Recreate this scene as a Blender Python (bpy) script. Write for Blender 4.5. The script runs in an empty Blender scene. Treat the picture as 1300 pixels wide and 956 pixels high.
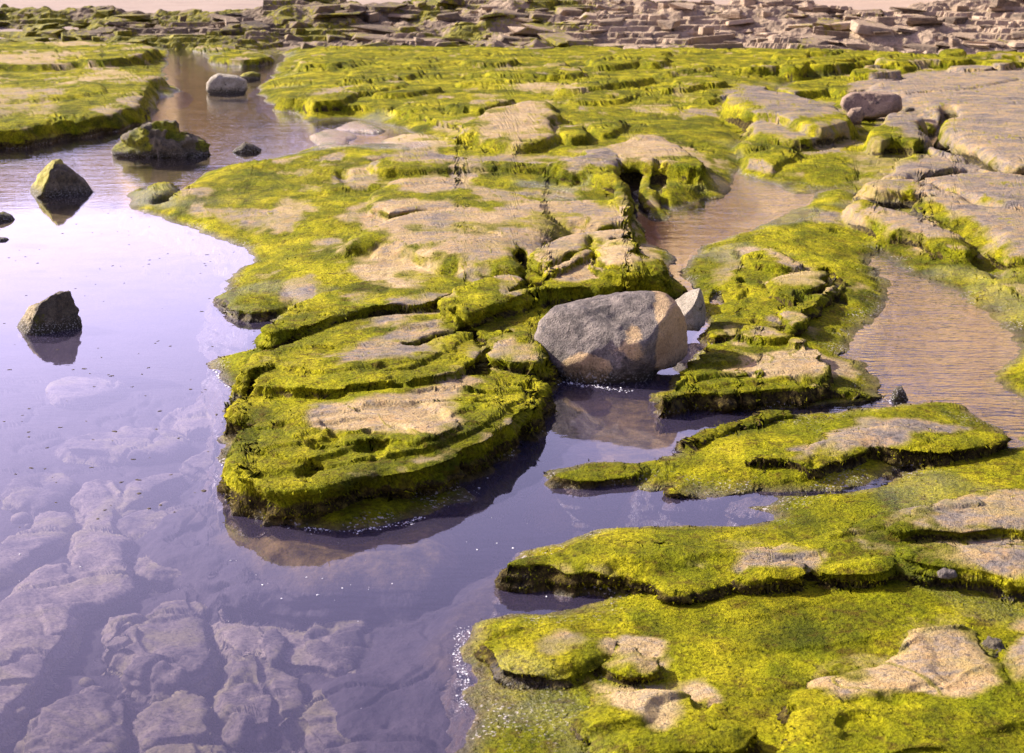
import bpy, bmesh, math, random
import numpy as np
from mathutils import Vector, Matrix

random.seed(7)
RNG = np.random.default_rng(7)
SC = bpy.context.scene
COL = SC.collection
R = math.radians

# ------------------------------------------------------------------ camera
F = 2200.0            # focal length in photograph pixels (1300 wide)
CAMH = 2.5            # metres above the water
PITCH = math.atan(558.0 / F)
cam_d = bpy.data.cameras.new('camera')
cam_d.sensor_width = 36.0
cam_d.lens = F / 1300.0 * 36.0
cam_d.clip_start = 0.1
cam_d.clip_end = 2000.0
cam_d.dof.use_dof = True
cam_d.dof.focus_distance = 9.5
cam_d.dof.aperture_fstop = 6.5
cam = bpy.data.objects.new('camera', cam_d)
cam.location = (0, 0, CAMH)
cam.rotation_euler = (math.pi / 2 - PITCH, 0, 0)
COL.objects.link(cam)
SC.camera = cam

# ------------------------------------------------------------------ sky and sun
SUN = Vector((-0.78, 0.36, 0.54)).normalized()
world = bpy.data.worlds.new('World')
SC.world = world
world.use_nodes = True
wn, wl = world.node_tree.nodes, world.node_tree.links
sky = wn.new('ShaderNodeTexSky')
sky.sky_type = 'NISHITA'
sky.sun_disc = False
sky.sun_elevation = math.asin(SUN.z)
sky.sun_rotation = math.atan2(SUN.x, SUN.y)
sky.air_density = 1.0
sky.dust_density = 5.0
sky.ozone_density = 2.0
tint = wn.new('ShaderNodeMix'); tint.data_type = 'RGBA'; tint.blend_type = 'MULTIPLY'
tint.inputs['Factor'].default_value = 1.0
tint.inputs['B'].default_value = (0.80, 0.65, 0.90, 1)
wl.new(sky.outputs['Color'], tint.inputs['A'])
# thin bright sea haze, thickest towards the horizon all the way round
tc = wn.new('ShaderNodeTexCoord'); sx = wn.new('ShaderNodeSeparateXYZ'); wl.new(tc.outputs['Generated'], sx.inputs[0])
mr = wn.new('ShaderNodeMapRange'); mr.interpolation_type = 'SMOOTHSTEP'
wl.new(sx.outputs['Z'], mr.inputs[0])
for i_, v_ in zip((1, 2, 3, 4), (0.04, 0.46, 0.98, 0.03)): mr.inputs[i_].default_value = v_
veil = wn.new('ShaderNodeMix'); veil.data_type = 'RGBA'
dt = wn.new('ShaderNodeVectorMath'); dt.operation = 'DOT_PRODUCT'; dt.inputs[1].default_value = SUN
wl.new(tc.outputs['Generated'], dt.inputs[0])
ph = wn.new('ShaderNodeMapRange'); wl.new(dt.outputs['Value'], ph.inputs[0])
for i_, v_ in zip((1, 2, 3, 4), (-1.0, 1.0, 0.0, 1.0)): ph.inputs[i_].default_value = v_
pw = wn.new('ShaderNodeMath'); pw.operation = 'POWER'; wl.new(ph.outputs[0], pw.inputs[0]); pw.inputs[1].default_value = 2.6
pa = wn.new('ShaderNodeMath'); pa.operation = 'MULTIPLY_ADD'; wl.new(pw.outputs[0], pa.inputs[0]); pa.inputs[1].default_value = .92; pa.inputs[2].default_value = .08
pm = wn.new('ShaderNodeMath'); pm.operation = 'MULTIPLY'; wl.new(pa.outputs[0], pm.inputs[0]); wl.new(mr.outputs[0], pm.inputs[1])
wl.new(pm.outputs[0], veil.inputs['Factor']); wl.new(tint.outputs['Result'], veil.inputs['A'])
veil.inputs['B'].default_value = (15.5, 13.4, 22.0, 1)
wl.new(veil.outputs['Result'], wn['Background'].inputs['Color'])
wn['Background'].inputs['Strength'].default_value = 0.12

sun_d = bpy.data.lights.new('sun', 'SUN')
sun_d.energy = 5.0
sun_d.angle = R(0.5)
sun_d.color = (1.0, 0.94, 0.80)
sun = bpy.data.objects.new('sun', sun_d)
sun.rotation_euler = SUN.to_track_quat('Z', 'Y').to_euler()
sun.location = SUN * 60
COL.objects.link(sun)

SC.view_settings.view_transform = 'Standard'
SC.view_settings.look = 'None'
SC.view_settings.exposure = 1.0
SC.view_settings.gamma = 1.0
SC.cycles.max_bounces = 8
SC.cycles.transparent_max_bounces = 12
SC.cycles.use_denoising = True

# ------------------------------------------------------------------ numeric helpers
def hash01(ix, iy, iz, seed):
    h = (ix.astype(np.uint32) * np.uint32(374761393) + iy.astype(np.uint32) * np.uint32(668265263)
         + iz.astype(np.uint32) * np.uint32(2246822519) + np.uint32((seed * 3266489917) & 0xffffffff))
    h = (h ^ (h >> np.uint32(13))) * np.uint32(1274126177)
    h = (h ^ (h >> np.uint32(16))) * np.uint32(2654435761)
    h = h ^ (h >> np.uint32(15))
    return h.astype(np.float32) * np.float32(2.0 / 4294967296.0) - 1.0

def noise3(x, y, z, seed=0):
    x = np.asarray(x, np.float32); y = np.asarray(y, np.float32); z = np.asarray(z, np.float32) + np.zeros_like(x)
    fx, fy, fz = np.floor(x), np.floor(y), np.floor(z)
    ix, iy, iz = fx.astype(np.int32), fy.astype(np.int32), fz.astype(np.int32)
    tx, ty, tz = x - fx, y - fy, z - fz
    tx = tx * tx * (3 - 2 * tx); ty = ty * ty * (3 - 2 * ty); tz = tz * tz * (3 - 2 * tz)
    def c(a, b, d): return hash01(ix + a, iy + b, iz + d, seed)
    x00 = c(0,0,0) * (1-tx) + c(1,0,0) * tx
    x10 = c(0,1,0) * (1-tx) + c(1,1,0) * tx
    x01 = c(0,0,1) * (1-tx) + c(1,0,1) * tx
    x11 = c(0,1,1) * (1-tx) + c(1,1,1) * tx
    y0 = x00 * (1-ty) + x10 * ty
    y1 = x01 * (1-ty) + x11 * ty
    return y0 * (1-tz) + y1 * tz

def fbm(x, y, z=0.0, octv=3, seed=0, gain=0.5):
    out = 0; a = 1.0; s = 1.0; n = 0
    for i in range(octv):
        out = out + a * noise3(np.asarray(x) * s, np.asarray(y) * s, np.asarray(z) * s, seed + i * 17)
        n += a; a *= gain; s *= 2.03
    return out / n

def sstep(a, b, x):
    t = np.clip((x - a) / (b - a), 0, 1)
    return t * t * (3 - 2 * t)

SP, CP = math.sin(PITCH), math.cos(PITCH)
def at(u, v, z=0.0):
    """ground position (x, y) seen at photograph pixel (u, v) on the level z"""
    u = np.asarray(u, np.float64); v = np.asarray(v, np.float64)
    cx = (u - 650.0) / F; cy = (478.0 - v) / F
    dy = CP + cy * SP; dz = -SP + cy * CP
    t = (z - CAMH) / dz
    return cx * t, dy * t

def pxm(v, z=0.0):
    """metres per photograph pixel at the depth of row v"""
    return float(at(651, v, z)[0] - at(650, v, z)[0])

def chaikin(p, n=1):
    p = np.asarray(p, np.float64)
    for _ in range(n):
        q = np.roll(p, -1, 0)
        p = np.stack([p * .75 + q * .25, p * .25 + q * .75], 1).reshape(-1, 2)
    return p

def sdf(px, py, poly):
    """signed distance to a closed polygon, negative inside"""
    px = px.astype(np.float32); py = py.astype(np.float32)
    d2 = np.full(px.shape, 1e12, np.float32); ins = np.zeros(px.shape, bool)
    n = len(poly)
    for i in range(n):
        ax, ay = map(float, poly[i]); bx, by = map(float, poly[(i + 1) % n])
        ex, ey = bx - ax, by - ay
        l2 = ex * ex + ey * ey + 1e-12
        t = np.clip(((px - ax) * ex + (py - ay) * ey) / l2, 0, 1)
        qx = px - (ax + t * ex); qy = py - (ay + t * ey)
        np.minimum(d2, qx * qx + qy * qy, out=d2)
        if ay != by:
            ins ^= ((ay > py) != (by > py)) & (px < ex * (py - ay) / (by - ay) + ax)
    d = np.sqrt(d2)
    return np.where(ins, -d, d)

def polydist(px, py, line):
    d2 = np.full(px.shape, 1e12, np.float32)
    for (ax, ay), (bx, by) in zip(line[:-1], line[1:]):
        ex, ey = bx - ax, by - ay
        t = np.clip(((px - ax) * ex + (py - ay) * ey) / (ex * ex + ey * ey + 1e-12), 0, 1)
        qx = px - (ax + t * ex); qy = py - (ay + t * ey)
        np.minimum(d2, (qx * qx + qy * qy).astype(np.float32), out=d2)
    return np.sqrt(d2)

# ------------------------------------------------------------------ object helpers
def link(o, parent=None):
    COL.objects.link(o)
    if parent is not None: o.parent = parent
    return o

def thing(name, label, cat, loc=(0, 0, 0), group=None):
    o = bpy.data.objects.new(name, None)
    o.empty_display_size = 0.1
    o.location = loc
    o['label'] = label; o['category'] = cat
    if group: o['group'] = group
    return link(o)

def tag(o, label, cat, group=None):
    o['label'] = label; o['category'] = cat
    if group: o['group'] = group
    return o

def mesh_np(name, V, faces, mat, parent=None, org=(0, 0, 0), normals=None, attrs=None, smooth=True):
    V = np.asarray(V, np.float32) - np.asarray(org, np.float32)
    faces = np.asarray(faces, np.int32)
    k = faces.shape[1]; nf = len(faces)
    me = bpy.data.meshes.new(name)
    me.vertices.add(len(V)); me.vertices.foreach_set('co', V.ravel())
    me.loops.add(nf * k); me.loops.foreach_set('vertex_index', faces.ravel())
    me.polygons.add(nf)
    me.polygons.foreach_set('loop_start', np.arange(0, nf * k, k, dtype=np.int32))
    me.polygons.foreach_set('use_smooth', np.full(nf, smooth))
    for an, av in (attrs or {}).items():
        a = me.attributes.new(an, 'FLOAT', 'POINT')
        a.data.foreach_set('value', np.asarray(av, np.float32))
    me.update(calc_edges=True)
    if normals is not None:
        me.normals_split_custom_set_from_vertices(np.asarray(normals, np.float32).tolist())
    me.materials.append(mat)
    o = bpy.data.objects.new(name, me)
    link(o, parent)
    if parent is None: o.location = org
    return o

# ------------------------------------------------------------------ materials
class NT:
    def __init__(s, name):
        s.m = bpy.data.materials.new(name); s.m.use_nodes = True
        s.t = s.m.node_tree; s.n = s.t.nodes; s.l = s.t.links
        s.n.clear()
        s.out = s.n.new('ShaderNodeOutputMaterial')
    def node(s, typ, **kw):
        n = s.n.new(typ)
        for k, v in kw.items(): setattr(n, k, v)
        return n
    def put(s, sock, v):
        if isinstance(v, bpy.types.NodeSocket): s.l.new(v, sock)
        elif isinstance(v, (tuple, list)) and len(v) == 3 and sock.type == 'RGBA': sock.default_value = (*v, 1)
        else: sock.default_value = v
    def pos(s): return s.node('ShaderNodeNewGeometry').outputs['Position']
    def attr(s, name): return s.node('ShaderNodeAttribute', attribute_name=name).outputs['Fac']
    def scale(s, vec, sc):
        n = s.node('ShaderNodeVectorMath', operation='MULTIPLY'); s.put(n.inputs[0], vec); n.inputs[1].default_value = sc
        return n.outputs[0]
    def noise(s, vec, sc, detail=4, rough=.6, dist=0.0):
        n = s.node('ShaderNodeTexNoise'); s.put(n.inputs['Vector'], vec)
        n.inputs['Scale'].default_value = sc; n.inputs['Detail'].default_value = detail
        n.inputs['Roughness'].default_value = rough; n.inputs['Distortion'].default_value = dist
        return n.outputs['Fac']
    def vor(s, vec, sc, feature='F1'):
        n = s.node('ShaderNodeTexVoronoi', feature=feature); s.put(n.inputs['Vector'], vec); n.inputs['Scale'].default_value = sc
        return n.outputs['Distance']
    def ramp(s, fac, stops):
        n = s.node('ShaderNodeValToRGB'); s.put(n.inputs[0], fac)
        e = n.color_ramp.elements
        while len(e) < len(stops): e.new(0.5)
        for el, (p, c) in zip(e, stops):
            el.position = p; el.color = (*c, 1) if len(c) == 3 else c
        return n.outputs['Color']
    def rng(s, v, a, b, c=0.0, d=1.0):
        n = s.node('ShaderNodeMapRange'); s.put(n.inputs[0], v)
        for i, x in zip((1, 2, 3, 4), (a, b, c, d)): n.inputs[i].default_value = x
        return n.outputs[0]
    def math(s, op, a, b=0.0, clamp=False):
        n = s.node('ShaderNodeMath', operation=op); n.use_clamp = clamp
        s.put(n.inputs[0], a); s.put(n.inputs[1], b)
        return n.outputs[0]
    def mix(s, f, a, b, mode='MIX'):
        n = s.node('ShaderNodeMix', data_type='RGBA', blend_type=mode)
        s.put(n.inputs['Factor'], f); s.put(n.inputs['A'], a); s.put(n.inputs['B'], b)
        return n.outputs['Result']
    def bump(s, h, strength, dist, normal=None):
        n = s.node('ShaderNodeBump'); s.put(n.inputs['Height'], h)
        n.inputs['Strength'].default_value = strength; n.inputs['Distance'].default_value = dist
        if normal is not None: s.l.new(normal, n.inputs['Normal'])
        return n.outputs['Normal']
    def bsdf(s, col, rough, normal=None, spec=0.4):
        b = s.node('ShaderNodeBsdfPrincipled')
        s.put(b.inputs['Base Color'], col); s.put(b.inputs['Roughness'], rough)
        s.put(b.inputs['Specular IOR Level'], spec)
        if normal is not None: s.l.new(normal, b.inputs['Normal'])
        return b.outputs[0]
    def done(s, sh):
        s.l.new(sh, s.out.inputs['Surface']); return s.m

def xyz(t, p):
    n = t.node('ShaderNodeSeparateXYZ'); t.put(n.inputs[0], p); return n.outputs

def moss_colour(t, p, stretch):
    big = t.noise(p, 1.1, 4, .65)
    med = t.noise(stretch, 5.0, 5, .65, 0.4)
    fine = t.noise(p, 55.0, 3, .7)
    hue = t.noise(p, 2.3, 5, .7, .5)
    f = t.math('ADD', t.math('MULTIPLY', big, 0.5), t.math('MULTIPLY', med, 0.5))
    c1 = t.ramp(f, [(0.33, (0.024, 0.036, 0.002)), (0.42, (0.070, 0.096, 0.002)), (0.50, (0.145, 0.180, 0.002)),
                   (0.57, (0.270, 0.285, 0.003)), (0.67, (0.42, 0.40, 0.005))])
    c2 = t.ramp(f, [(0.33, (0.034, 0.036, 0.003)), (0.42, (0.095, 0.095, 0.003)), (0.50, (0.188, 0.170, 0.004)),
                   (0.57, (0.300, 0.258, 0.008)), (0.67, (0.45, 0.375, 0.022))])
    c = t.mix(t.rng(hue, .28, .66, .38, 1.0), c1, c2)
    g = t.ramp(fine, [(0.30, (0.40, 0.40, 0.36)), (0.48, (0.98, 0.98, 0.90)), (0.68, (1.42, 1.42, 1.1))])
    c = t.mix(1.0, c, g, 'MULTIPLY')
    # brownish and earthy bits in the algae
    b = t.noise(p, 13.0, 4, .7)
    c = t.mix(t.rng(b, .53, .66, 0, .8), c, (0.080, 0.052, 0.006))
    b3 = t.noise(stretch, 3.0, 6, .75, .6)
    c = t.mix(t.rng(b3, .56, .68, 0, .42), c, (0.038, 0.050, 0.003))
    b2 = t.noise(p, 31.0, 2, .6)
    c = t.mix(t.rng(b2, .64, .72, 0, .8), c, (0.018, 0.020, 0.003))
    return c, fine

def rock_colour(t, p, tan, sc=1.0):
    """sandstone: purple-grey to warm tan, speckled and streaked"""
    st = t.scale(p, (1.0, 1.0, 3.0))
    n1 = t.noise(st, 2.6 * sc, 5, .65, .5)
    n2 = t.noise(p, 22.0 * sc, 5, .75)
    n3 = t.noise(p, 90.0 * sc, 3, .7)
    v = t.math('ADD', t.math('MULTIPLY', n1, .55), t.math('MULTIPLY', n2, .45))
    v = t.math('ADD', v, t.math('MULTIPLY', t.math('SUBTRACT', tan, .5), .34))
    c = t.ramp(v, [(0.34, (0.055, 0.045, 0.040)), (0.43, (0.165, 0.136, 0.112)), (0.495, (0.265, 0.200, 0.125)),
                   (0.56, (0.37, 0.255, 0.105)), (0.68, (0.48, 0.355, 0.175))])
    g = t.ramp(n3, [(0.28, (0.52, 0.50, 0.50)), (0.46, (0.95, 0.94, 0.93)), (0.70, (1.15, 1.14, 1.12))])
    c = t.mix(1.0, c, g, 'MULTIPLY')
    fl = t.noise(t.scale(p, (1.0, 1.5, 1.0)), 15.0 * sc, 5, .7)
    c = t.mix(t.rng(fl, .50, .62, 0, .6), c, t.mix(1.0, (0.200, 0.178, 0.158), g, 'MULTIPLY'))
    or_ = t.noise(p, 6.0 * sc, 4, .7)
    c = t.mix(t.rng(or_, .55, .66, 0, .6), c, (0.42, 0.25, 0.085))
    pit = t.noise(p, 36.0 * sc, 2, .5)
    c = t.mix(t.rng(pit, .62, .70, 0, .75), c, (0.060, 0.048, 0.046))
    return c, n2, n3

def mat_shelf():
    t = NT('algae_covered_rock'); p = t.pos()
    moss = t.attr('moss'); tan = t.attr('tan'); wet = t.attr('wet'); weed = t.attr('weed')
    stretch = t.scale(p, (1.0, .45, 1.0))
    mc, fine = moss_colour(t, p, stretch)
    rc, n2, n3 = rock_colour(t, p, tan)
    edge = t.noise(p, 17.0, 6, .75)
    e2 = t.noise(p, 4.0, 3, .6)
    f = t.math('ADD', moss, t.math('ADD', t.math('MULTIPLY', t.math('SUBTRACT', edge, .5), 1.1),
                                   t.math('MULTIPLY', t.math('SUBTRACT', e2, .5), .7)))
    f = t.rng(t.math('ADD', f, t.math('MULTIPLY', t.math('SUBTRACT', n3, .5), .45)), .26, .78)
    # thin yellow film where the algae dies out on bare stone
    film = t.rng(t.math('ADD', moss, t.math('MULTIPLY', t.math('SUBTRACT', e2, .5), 1.6)), .02, .62, 0, .70)
    rc = t.mix(film, rc, (0.30, 0.24, 0.025))
    c = t.mix(f, rc, mc)
    z = xyz(t, p)['Z']
    weed_shade = t.rng(t.math('ADD', weed, t.math('MULTIPLY', t.math('SUBTRACT', edge, .5), 1.3)), .38, .62)  # weed brown, doubling as painted shade on the walls
    c = t.mix(weed_shade, c, t.ramp(t.noise(p, 26.0, 4, .75), [(.34, (0.012, 0.009, 0.005)), (.48, (0.045, 0.032, 0.010)), (.58, (0.10, 0.075, 0.016)), (.70, (0.17, 0.15, 0.02))]))
    # tide line: brown weed and white barnacles just above the water
    tl = t.rng(t.math('ADD', z, t.math('MULTIPLY', t.math('SUBTRACT', n2, .5), .06)), .026, -.004, 0, .9)
    sand = t.attr('sand')
    tl = t.math('MULTIPLY', tl, t.math('SUBTRACT', 1.0, sand))
    c = t.mix(sand, c, t.ramp(n2, [(.35, (.040, .027, .010)), (.5, (.105, .072, .027)), (.65, (.20, .14, .058))]))
    c = t.mix(tl, c, t.ramp(edge, [(.35, (0.030, 0.022, 0.008)), (.5, (0.085, 0.058, 0.012)), (.65, (0.19, 0.12, 0.03))]))
    bar = t.rng(t.noise(p, 70, 2, .5), .60, .66)
    bz = t.math('MULTIPLY', t.math('MULTIPLY', t.rng(z, .040, .015), t.rng(z, -.012, .004)), t.rng(t.noise(p, 3.0, 2, .5), .48, .58))
    c = t.mix(t.math('MULTIPLY', bar, bz), c, (0.55, 0.50, 0.47))
    wet = t.math('MULTIPLY', wet, t.math('SUBTRACT', 1.0, sand))
    c = t.mix(t.math('MULTIPLY', wet, .45), c, t.mix(1.0, c, (.42, .40, .46), 'MULTIPLY'))
    rough = t.rng(wet, 0, 1, .85, .18)
    hm = t.math('ADD', t.math('MULTIPLY', fine, 1.0), t.math('MULTIPLY', edge, 1.2))
    hr = t.math('ADD', t.math('MULTIPLY', n2, 1.0), t.math('MULTIPLY', n3, .5))
    h = t.math('ADD', t.math('MULTIPLY', f, hm), t.math('MULTIPLY', t.math('SUBTRACT', 1.0, f), hr))
    spec = t.math('ADD', t.rng(f, 0, 1, .30, .06), t.math('MULTIPLY', wet, .4))
    return t.done(t.bsdf(c, rough, t.bump(h, 1.0, .018), spec))

def mat_bed():
    t = NT('sea_bed'); p = t.pos()
    o = xyz(t, p)
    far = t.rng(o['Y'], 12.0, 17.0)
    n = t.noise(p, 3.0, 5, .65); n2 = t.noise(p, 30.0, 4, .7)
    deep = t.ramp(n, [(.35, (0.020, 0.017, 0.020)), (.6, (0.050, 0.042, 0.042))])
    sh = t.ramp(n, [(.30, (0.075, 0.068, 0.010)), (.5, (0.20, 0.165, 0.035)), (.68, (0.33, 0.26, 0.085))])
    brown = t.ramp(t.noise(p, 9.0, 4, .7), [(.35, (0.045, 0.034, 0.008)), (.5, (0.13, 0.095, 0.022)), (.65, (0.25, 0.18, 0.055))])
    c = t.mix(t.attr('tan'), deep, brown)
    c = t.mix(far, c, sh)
    g = t.ramp(n2, [(.3, (.55, .55, .55)), (.6, (1.05, 1.05, 1.05))])
    return t.done(t.bsdf(t.mix(1.0, c, g, 'MULTIPLY'), .8, t.bump(n2, .6, .02), .2))

def mat_rock(name, cols, weed=0.5, tanpatch=None, sc=3.0, barn=.6):
    """a loose stone: speckled stone colour, algae low down, barnacles along the waterline"""
    t = NT(name)
    tc = t.node('ShaderNodeTexCoord').outputs['Object']
    n1 = t.noise(tc, sc, 5, .65, .9); n2 = t.noise(tc, sc * 7, 5, .75); n3 = t.noise(tc, sc * 28, 3, .7)
    v = t.math('ADD', t.math('MULTIPLY', n1, .6), t.math('MULTIPLY', n2, .4))
    k = len(cols)
    c = t.ramp(v, [(.30 + .40 * i / (k - 1), cc) for i, cc in enumerate(cols)])
    g = t.ramp(n3, [(.28, (.5, .5, .5)), (.5, (1, 1, 1)), (.72, (1.2, 1.2, 1.2))])
    c = t.mix(1.0, c, g, 'MULTIPLY')
    pit = t.noise(tc, sc * 4.2, 3, .5)
    c = t.mix(t.rng(pit, .64, .70, 0, .75), c, (0.03, 0.027, 0.027))
    if tanpatch:
        tp = t.attr('tan')
        tf = t.rng(t.math('ADD', tp, t.math('MULTIPLY', t.math('SUBTRACT', n2, .5), .5)), .4, .6)
        c = t.mix(tf, c, t.mix(1.0, t.ramp(n1, [(.3, tanpatch[0]), (.65, tanpatch[1])]), g, 'MULTIPLY'))
    wz = xyz(t, t.pos())['Z']
    al = t.attr('moss')
    mc, fine = moss_colour(t, t.pos(), t.pos())
    af = t.rng(t.math('ADD', al, t.math('MULTIPLY', t.math('SUBTRACT', n2, .5), 1.2)), .45, .6)
    c = t.mix(af, c, mc)
    low = t.rng(t.math('ADD', wz, t.math('MULTIPLY', t.math('SUBTRACT', n2, .5), .20)), .11, .03, 0, .88)
    c = t.mix(low, c, (0.035, 0.028, 0.012))
    bar = t.rng(t.noise(tc, sc * 22, 2, .5), .57, .63)
    bz = t.math('MULTIPLY', t.rng(wz, .10, .03), barn)
    c = t.mix(t.math('MULTIPLY', bar, bz), c, (0.55, 0.52, 0.48))
    h = t.math('ADD', t.math('MULTIPLY', n2, 1.2), t.math('MULTIPLY', n3, .5))
    return t.done(t.bsdf(c, .75, t.bump(h, .9, .02), .35))

def mat_water():
    """clear shallow sea water: mirror of the sky by Fresnel, bed seen through it, slight turbidity"""
    t = NT('still_water'); p = t.pos()
    o = xyz(t, p)
    r1 = t.noise(t.scale(p, (1.6, 4.5, 1.0)), 1.0, 3, .5)
    r2 = t.noise(t.scale(p, (9.0, 26.0, 1.0)), 1.0, 2, .5)
    zone = t.noise(p, .28, 2, .5)
    # the right-hand pool and the channel catch more breeze than the sheltered pool
    breeze = t.math('MAXIMUM', t.rng(o['X'], 1.2, 2.4, .015, 1.0), t.rng(o['Y'], 15.5, 20, .015, .35))
    breeze = t.math('ADD', breeze, t.rng(zone, .48, .66, 0, .05))
    h = t.math('MULTIPLY', t.math('ADD', r1, t.math('MULTIPLY', r2, .5)), breeze)
    nrm = t.bump(h, .36, .03)
    # Schlick reflectance, the same from above and from below so that the sun reaches the bed
    dt = t.node('ShaderNodeVectorMath', operation='DOT_PRODUCT'); t.l.new(nrm, dt.inputs[0])
    t.l.new(t.node('ShaderNodeNewGeometry').outputs['Incoming'], dt.inputs[1])
    ca = t.math('SUBTRACT', 1.0, t.math('ABSOLUTE', dt.outputs['Value']), True)
    fres = t.math('ADD', t.math('MULTIPLY', t.math('POWER', ca, 5.0), .965), .035)
    tr = t.node('ShaderNodeBsdfTransparent'); tr.inputs['Color'].default_value = (0.75, 0.71, 0.80, 1)
    df = t.node('ShaderNodeBsdfDiffuse'); df.inputs['Color'].default_value = (0.42, 0.35, 0.62, 1)
    m1 = t.node('ShaderNodeMixShader'); t.l.new(t.math('MULTIPLY', t.rng(o['X'], .9, 1.8, .068, .004), t.rng(o['Y'], 11.0, 16.0, 1.0, .15)), m1.inputs[0])
    t.l.new(tr.outputs[0], m1.inputs[1]); t.l.new(df.outputs[0], m1.inputs[2])
    gl = t.node('ShaderNodeBsdfGlossy'); gl.inputs['Roughness'].default_value = 0.03
    gl.inputs['Color'].default_value = (1, 1, 1, 1); t.l.new(nrm, gl.inputs['Normal'])
    m2 = t.node('ShaderNodeMixShader'); t.l.new(fres, m2.inputs[0])
    t.l.new(m1.outputs[0], m2.inputs[1]); t.l.new(gl.outputs[0], m2.inputs[2])
    return t.done(m2.outputs[0])

def mat_plain(name, cols, sc, bump=.5, dist=.02, rough=.85, spec=.3):
    t = NT(name); p = t.pos()
    n1 = t.noise(p, sc, 5, .65, .3); n2 = t.noise(p, sc * 9, 4, .7)
    v = t.math('ADD', t.math('MULTIPLY', n1, .6), t.math('MULTIPLY', n2, .4))
    c = t.ramp(v, [(.30 + .40 * i / (len(cols) - 1), cc) for i, cc in enumerate(cols)])
    return t.done(t.bsdf(c, rough, t.bump(n2, bump, dist), spec))

def mat_layer(name, mossy, cols):
    """far ledge slabs: stone varied from slab to slab, algae on the tops"""
    t = NT(name); p = t.pos()
    oi = t.node('ShaderNodeObjectInfo').outputs['Random']
    n1 = t.noise(t.scale(p, (1, 1, 4)), 1.6, 5, .65, .4); n2 = t.noise(p, 9.0, 4, .7)
    v = t.math('ADD', t.math('ADD', t.math('MULTIPLY', n1, .5), t.math('MULTIPLY', n2, .3)), t.math('MULTIPLY', oi, .24))
    c = t.ramp(v, [(.33 + .42 * i / (len(cols) - 1), cc) for i, cc in enumerate(cols)])
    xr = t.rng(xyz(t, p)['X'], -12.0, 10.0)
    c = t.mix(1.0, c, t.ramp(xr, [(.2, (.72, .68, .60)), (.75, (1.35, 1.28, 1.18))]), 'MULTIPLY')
    mc = t.ramp(n2, [(.3, (0.05, 0.055, 0.006)), (.5, (0.15, 0.14, 0.007)), (.68, (0.30, 0.25, 0.012))])
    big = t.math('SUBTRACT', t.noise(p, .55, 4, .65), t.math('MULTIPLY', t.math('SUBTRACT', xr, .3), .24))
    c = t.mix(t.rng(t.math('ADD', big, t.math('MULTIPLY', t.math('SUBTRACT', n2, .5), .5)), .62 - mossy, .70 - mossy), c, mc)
    return t.done(t.bsdf(c, .85, t.bump(n2, .8, .05), .3))

M_SHELF = mat_shelf()
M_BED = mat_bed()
M_WATER = mat_water()
M_SAND = mat_plain('dry_beach_sand', [(0.25, 0.19, 0.155), (0.31, 0.24, 0.19), (0.36, 0.28, 0.225)], .8)
M_CLIFF = mat_plain('sandstone_cliff', [(0.05, 0.03, 0.018), (0.20, 0.12, 0.05), (0.58, 0.39, 0.17), (0.72, 0.54, 0.28), (0.74, 0.58, 0.33)], .16, 1.0, .3)
M_FOAM = mat_plain('foam', [(0.7, 0.68, 0.68), (0.85, 0.83, 0.84)], 20, .3, .004, .35, .5)
M_DEBRIS = mat_plain('weed_scraps', [(0.04, 0.03, 0.02), (0.12, 0.09, 0.05)], 30)
def mat_blade():
    t = NT('algae_fringe'); p = t.pos()
    c, f = moss_colour(t, p, t.scale(p, (1.0, .45, 1.0)))
    z = xyz(t, p)['Z']
    c = t.mix(t.rng(z, .05, .01, 0, .8), c, (0.06, 0.042, 0.012))
    return t.done(t.bsdf(c, .85, None, .05))
M_BLADE = mat_blade()
def mat_sunk():
    t = NT('drowned_stone'); p = t.pos(); oi = t.node('ShaderNodeObjectInfo').outputs['Random']
    n1 = t.noise(p, 3.2, 5, .65, .6); n2 = t.noise(p, 15.0, 5, .75); n3 = t.noise(p, 60.0, 3, .7)
    v = t.math('ADD', t.math('ADD', t.math('MULTIPLY', n1, .5), t.math('MULTIPLY', n2, .4)), t.math('MULTIPLY', oi, .10))
    c = t.ramp(v, [(.40, (0.035, 0.030, 0.026)), (.48, (0.12, 0.104, 0.080)), (.55, (0.22, 0.19, 0.135)), (.63, (0.34, 0.30, 0.20))])
    c = t.mix(t.rng(n1, .50, .62, 0, .6), c, (0.17, 0.16, 0.035))
    c = t.mix(1.0, c, t.ramp(n3, [(.3, (.45, .45, .45)), (.5, (1, 1, 1)), (.7, (1.25, 1.25, 1.25))]), 'MULTIPLY')
    c = t.mix(t.rng(t.noise(p, 30.0, 3, .7), .57, .68, 0, .8), c, (0.035, 0.030, 0.020))
    return t.done(t.bsdf(c, .85, t.bump(n2, .35, .03), .2))
M_SUNK = mat_sunk()

# ------------------------------------------------------------------ the rock platform
# Every layer of the bedrock: owner, outline (photo pixels, set out on level z), z and profile.
# rise/r: dome towards the inside; out: slope of the flank; bev: rounding of the crest; tilt: dip with y.
LAYERS = []
def layer(owner, poly, z, rise=0.0, r=.3, out=3.0, bev=.03, tilt=0.0, zs=None, und=.02):
    w = np.stack(at(*np.array(poly, float).T, z if zs is None else zs), 1)
    w = chaikin(w, 1)
    y0 = w[:, 1].min()
    LAYERS.append(dict(owner=owner, w=w, z=z, rise=rise, r=r, out=out, bev=bev, tilt=tilt, y0=y0, und=und))

MAIN, LEFT, RIGHT, EAST, NEAR, STEP, SPIT, BAR = 'main', 'left', 'right', 'east', 'near', 'step', 'spit', 'bar'

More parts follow.
